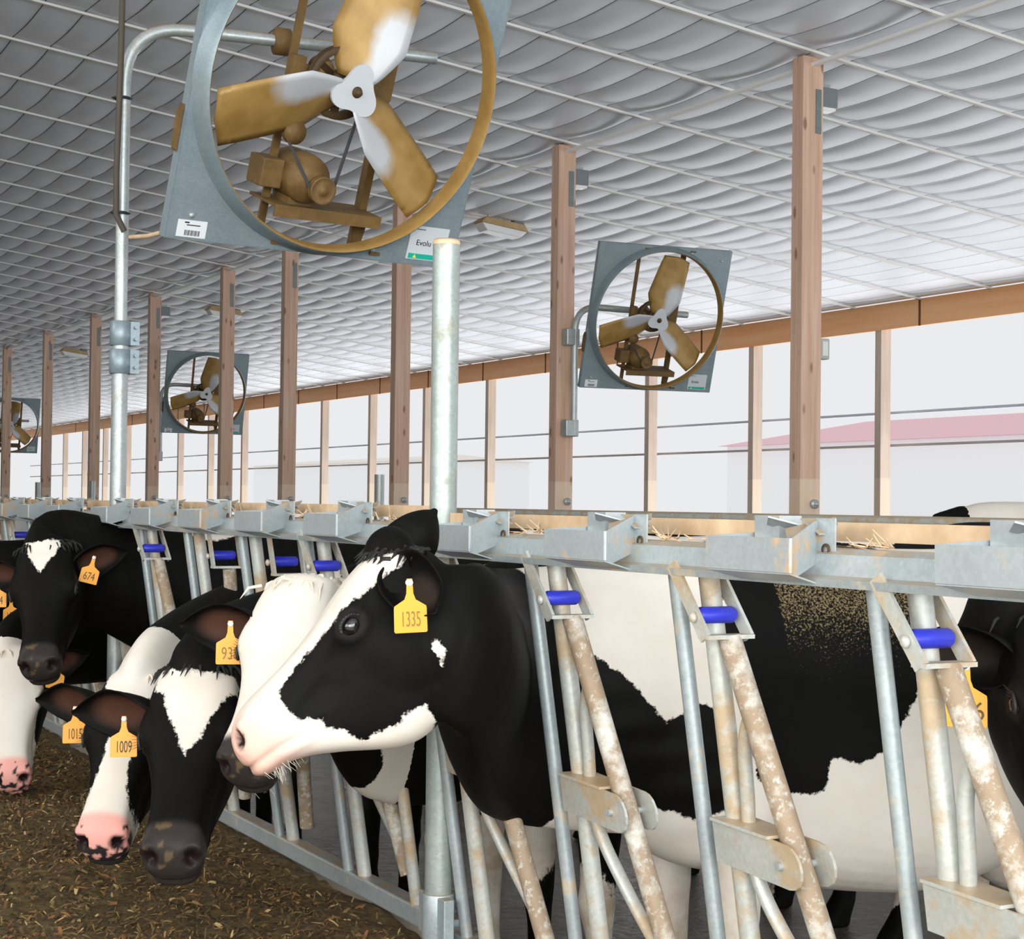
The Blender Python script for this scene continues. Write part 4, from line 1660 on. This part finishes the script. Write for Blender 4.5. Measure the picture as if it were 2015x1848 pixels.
allblack = lambda H, W: np.full(len(H), .2)
EAR = dict
COWS = [
    dict(label='black and white cow in profile at centre wearing ear tag 1335', x=2.62, y=3.80, turn=-2, seed=1, voxel=.0085,
         wide=.95, gate=(1.99, 3.80, .955), gh=.31, gw=.15, ch=.19, cc=(.03, -.28), ccup=.75, hscale=1.02, jaw=.065, poll=(1.513, 3.478, 1.322), nose=(1.198, 3.51, .995), dorsal=UPV - RGT * .85 + TOC * .04, coat=coat1335, dust=dust1335, muzzle='pink', whiskers=True, tuftx=.03, tuftbump=.042, tuft=320,
         ears=[EAR(side=1, x=.03, z=-.06, axis=(.22, .75, -.45), open=(.1, .5, .6), tag='1335', ink=TAGINK2, tagyaw=.35, tagsize=1.02, out=.055, tagroll=-.05, len=.17, tagpos=(.075, 0, .014)),
               EAR(side=-1, x=.02, z=-.05, axis=(-.93, .30, .10), open=(.1, .9, .1), len=.19, width=.06)], earskin=(.03, .02, .015)),
    dict(label='white-faced cow with dark muzzle behind the profile cow, ear tag 938', gate=(1.99, 4.5, .83), gh=.26, cc=(.02, -.25), ch=.14, x=2.62, y=4.52, turn=3, seed=2, voxel=.009,
         poll=(1.54, 4.09, 1.226), nose=(1.335, 3.92, .838), dorsal=TOC + UPV * .6 - RGT * .38, coat=mixed(c938, body_patches(3.3, .05)), muzzle='dark', whiskers=True, whitetuft=True, tuft=60,
         ears=[EAR(side=-1, x=.11, waxis=-RGT * .95 + TOC * .12 + UPV * .03, wopen=TOC - UPV * .25, tag='938', ink=TAGINK2, len=.215, width=.066, tagpos=(.085, -.02, .015)), EAR(side=1)]),
    dict(label='black cow with white forehead triangle feeding low, ear tag 1009', x=2.62, y=5.22, turn=2, seed=3, voxel=.009,
         poll=(1.42, 4.52, .982), nose=(1.262, 4.22, .585), dorsal=TOC + UPV * .5 - RGT * .05, coat=mixed(lambda H, W: fr(TRI)(H), body_patches(8.1, -.12)), muzzle='dark', tuft=220,
         ears=[EAR(side=-1, x=.10, axis=(-.03, .97, -.04), open=(.8, .1, .5), tag='1009', ink=M['ink'], len=.23, width=.07, tagpos=(.085, .0, .015)), EAR(side=1, axis=(-.3, .9, .2))]),
    dict(label='cow with white blaze and pink-and-black nose feeding low, ear tag 1015', x=2.62, y=5.86, turn=2, seed=4, voxel=.009,
         poll=(1.405, 5.06, .905), nose=(1.235, 4.81, .515), dorsal=TOC + UPV * .5 - RGT * .12, coat=mixed(c1015, body_patches(12.7, -.25)), muzzle='mottled', spot=-.1, spotgrad=14, tuft=40, whitetuft=True,
         ears=[EAR(side=-1, axis=(-.05, .97, -.02), open=(.8, .1, .5), tag='1015', len=.23, width=.068, tagpos=(.09, .0, .015)), EAR(side=1)]),
    dict(label='black cow facing the camera with a white heart on its forehead, ear tag 674', x=2.62, y=7.03, turn=2, seed=5, voxel=.0095,
         poll=(1.515, 6.80, 1.25), nose=(1.427, 6.50, .85), dorsal=TOC + UPV * .35 - RGT * .03, coat=mixed(lambda H, W: fr(HEART)(H), body_patches(1.9, -.28)), muzzle='dark', tuft=260,
         ears=[EAR(side=1, axis=(-.15, .95, -.02), open=(.8, .1, .5), tag='674', tagroll=.25, tagyaw=.1, tagpos=(.085, .02, .015)), EAR(side=-1, axis=(-.1, .95, -.02), open=(.8, .1, .5), tag='674', tagpos=(.095, .02, .015))]),
    dict(label='white-faced cow with black cheek and spotted pink nose at the left edge', x=2.62, y=7.66, turn=0, seed=6, voxel=.0095,
         poll=(1.47, 7.18, .80), nose=(1.42, 6.92, .365), dorsal=TOC + UPV * .45 + RGT * .03, coat=mixed(cwhite, body_patches(5.2, -.1)), muzzle='mottled', spot=.12, spotgrad=5, tuft=30, whitetuft=True,
         ears=[EAR(side=1, axis=(-.12, .93, .15), open=(.75, .1, .5), tag='', tagroll=.12, tagpos=(.09, .02, .015)), EAR(side=-1)]),
    dict(label='black cow at the left edge behind the heart-marked cow, ear tag 152', x=2.62, y=8.45, turn=0, seed=7, voxel=.012,
         poll=(1.50, 8.225, 1.04), nose=(1.455, 8.045, .58), dorsal=TOC + UPV * .4, coat=mixed(allblack, body_patches(6.2, -.3)), muzzle='dark', tuft=80,
         ears=[EAR(side=1, axis=(-.2, .9, -.25), tag='152', tagpos=(.07, .02, .015), out=.04), EAR(side=-1)]),
    dict(far=True, label='black-headed cow behind the stanchions at the right edge, ear tag 06', x=3.75, y=2.15, turn=8, seed=8, voxel=.010, line=True,
         poll=(2.52, 2.47, 1.22), nose=(2.36, 2.22, .86), dorsal=TOC + UPV * .5 + RGT * .1, coat=mixed(allblack, lambda B: np.full(len(B), .2), 1.0), muzzle='dark', tuft=80,
         ears=[EAR(side=-1, axis=(-.1, .95, -.12), open=(.75, .1, .5), tag='06', ink=TAGINK, tagsize=1.15, tagpos=(.09, .02, .015)), EAR(side=1)], earskin=(.02, .014, .01)),
]
for p in COWS: make_cow(p)

# cows standing farther back in the stalls
FAR = [
    dict(far=True, label='white-rumped cow far back at the right edge, rising above the stanchion rail', x=7.85, y=6.14, turn=152, seed=11, voxel=.014, scale=1.14, line=False,
         poll=(8.75, 5.7, 1.45), nose=(9.05, 5.55, 1.1), dorsal=(.3, .1, 1), coat=lambda H, B, i, W: np.where(B[:, 0] < -1.50, .08, -.1), muzzle='dark', ears=[EAR(side=1), EAR(side=-1)], tuft=10),
    dict(far=True, label='black cow behind the right-hand latch tray, only the top of its rump showing', x=6.65, y=5.14, turn=152, seed=13, voxel=.014, scale=1.07, line=False,
         poll=(7.55, 4.7, 1.35), nose=(7.85, 4.55, 1.0), dorsal=(.3, .1, 1), coat=lambda H, B, i, W: np.full(len(B), .1), muzzle='dark', ears=[EAR(side=1), EAR(side=-1)], tuft=10),
    dict(far=True, label='dark cow far back left of the grey pipe stub, its back over the trays', x=5.95, y=14.55, turn=-120, seed=12, voxel=.016, scale=1.07, line=False,
         poll=(6.45, 15.4, 1.25), nose=(6.6, 15.65, .9), dorsal=(.2, .3, 1), coat=lambda H, B, i, W: np.full(len(B), .1), muzzle='dark', ears=[EAR(side=1), EAR(side=-1)], tuft=10),
]
for p in FAR: make_cow(p)
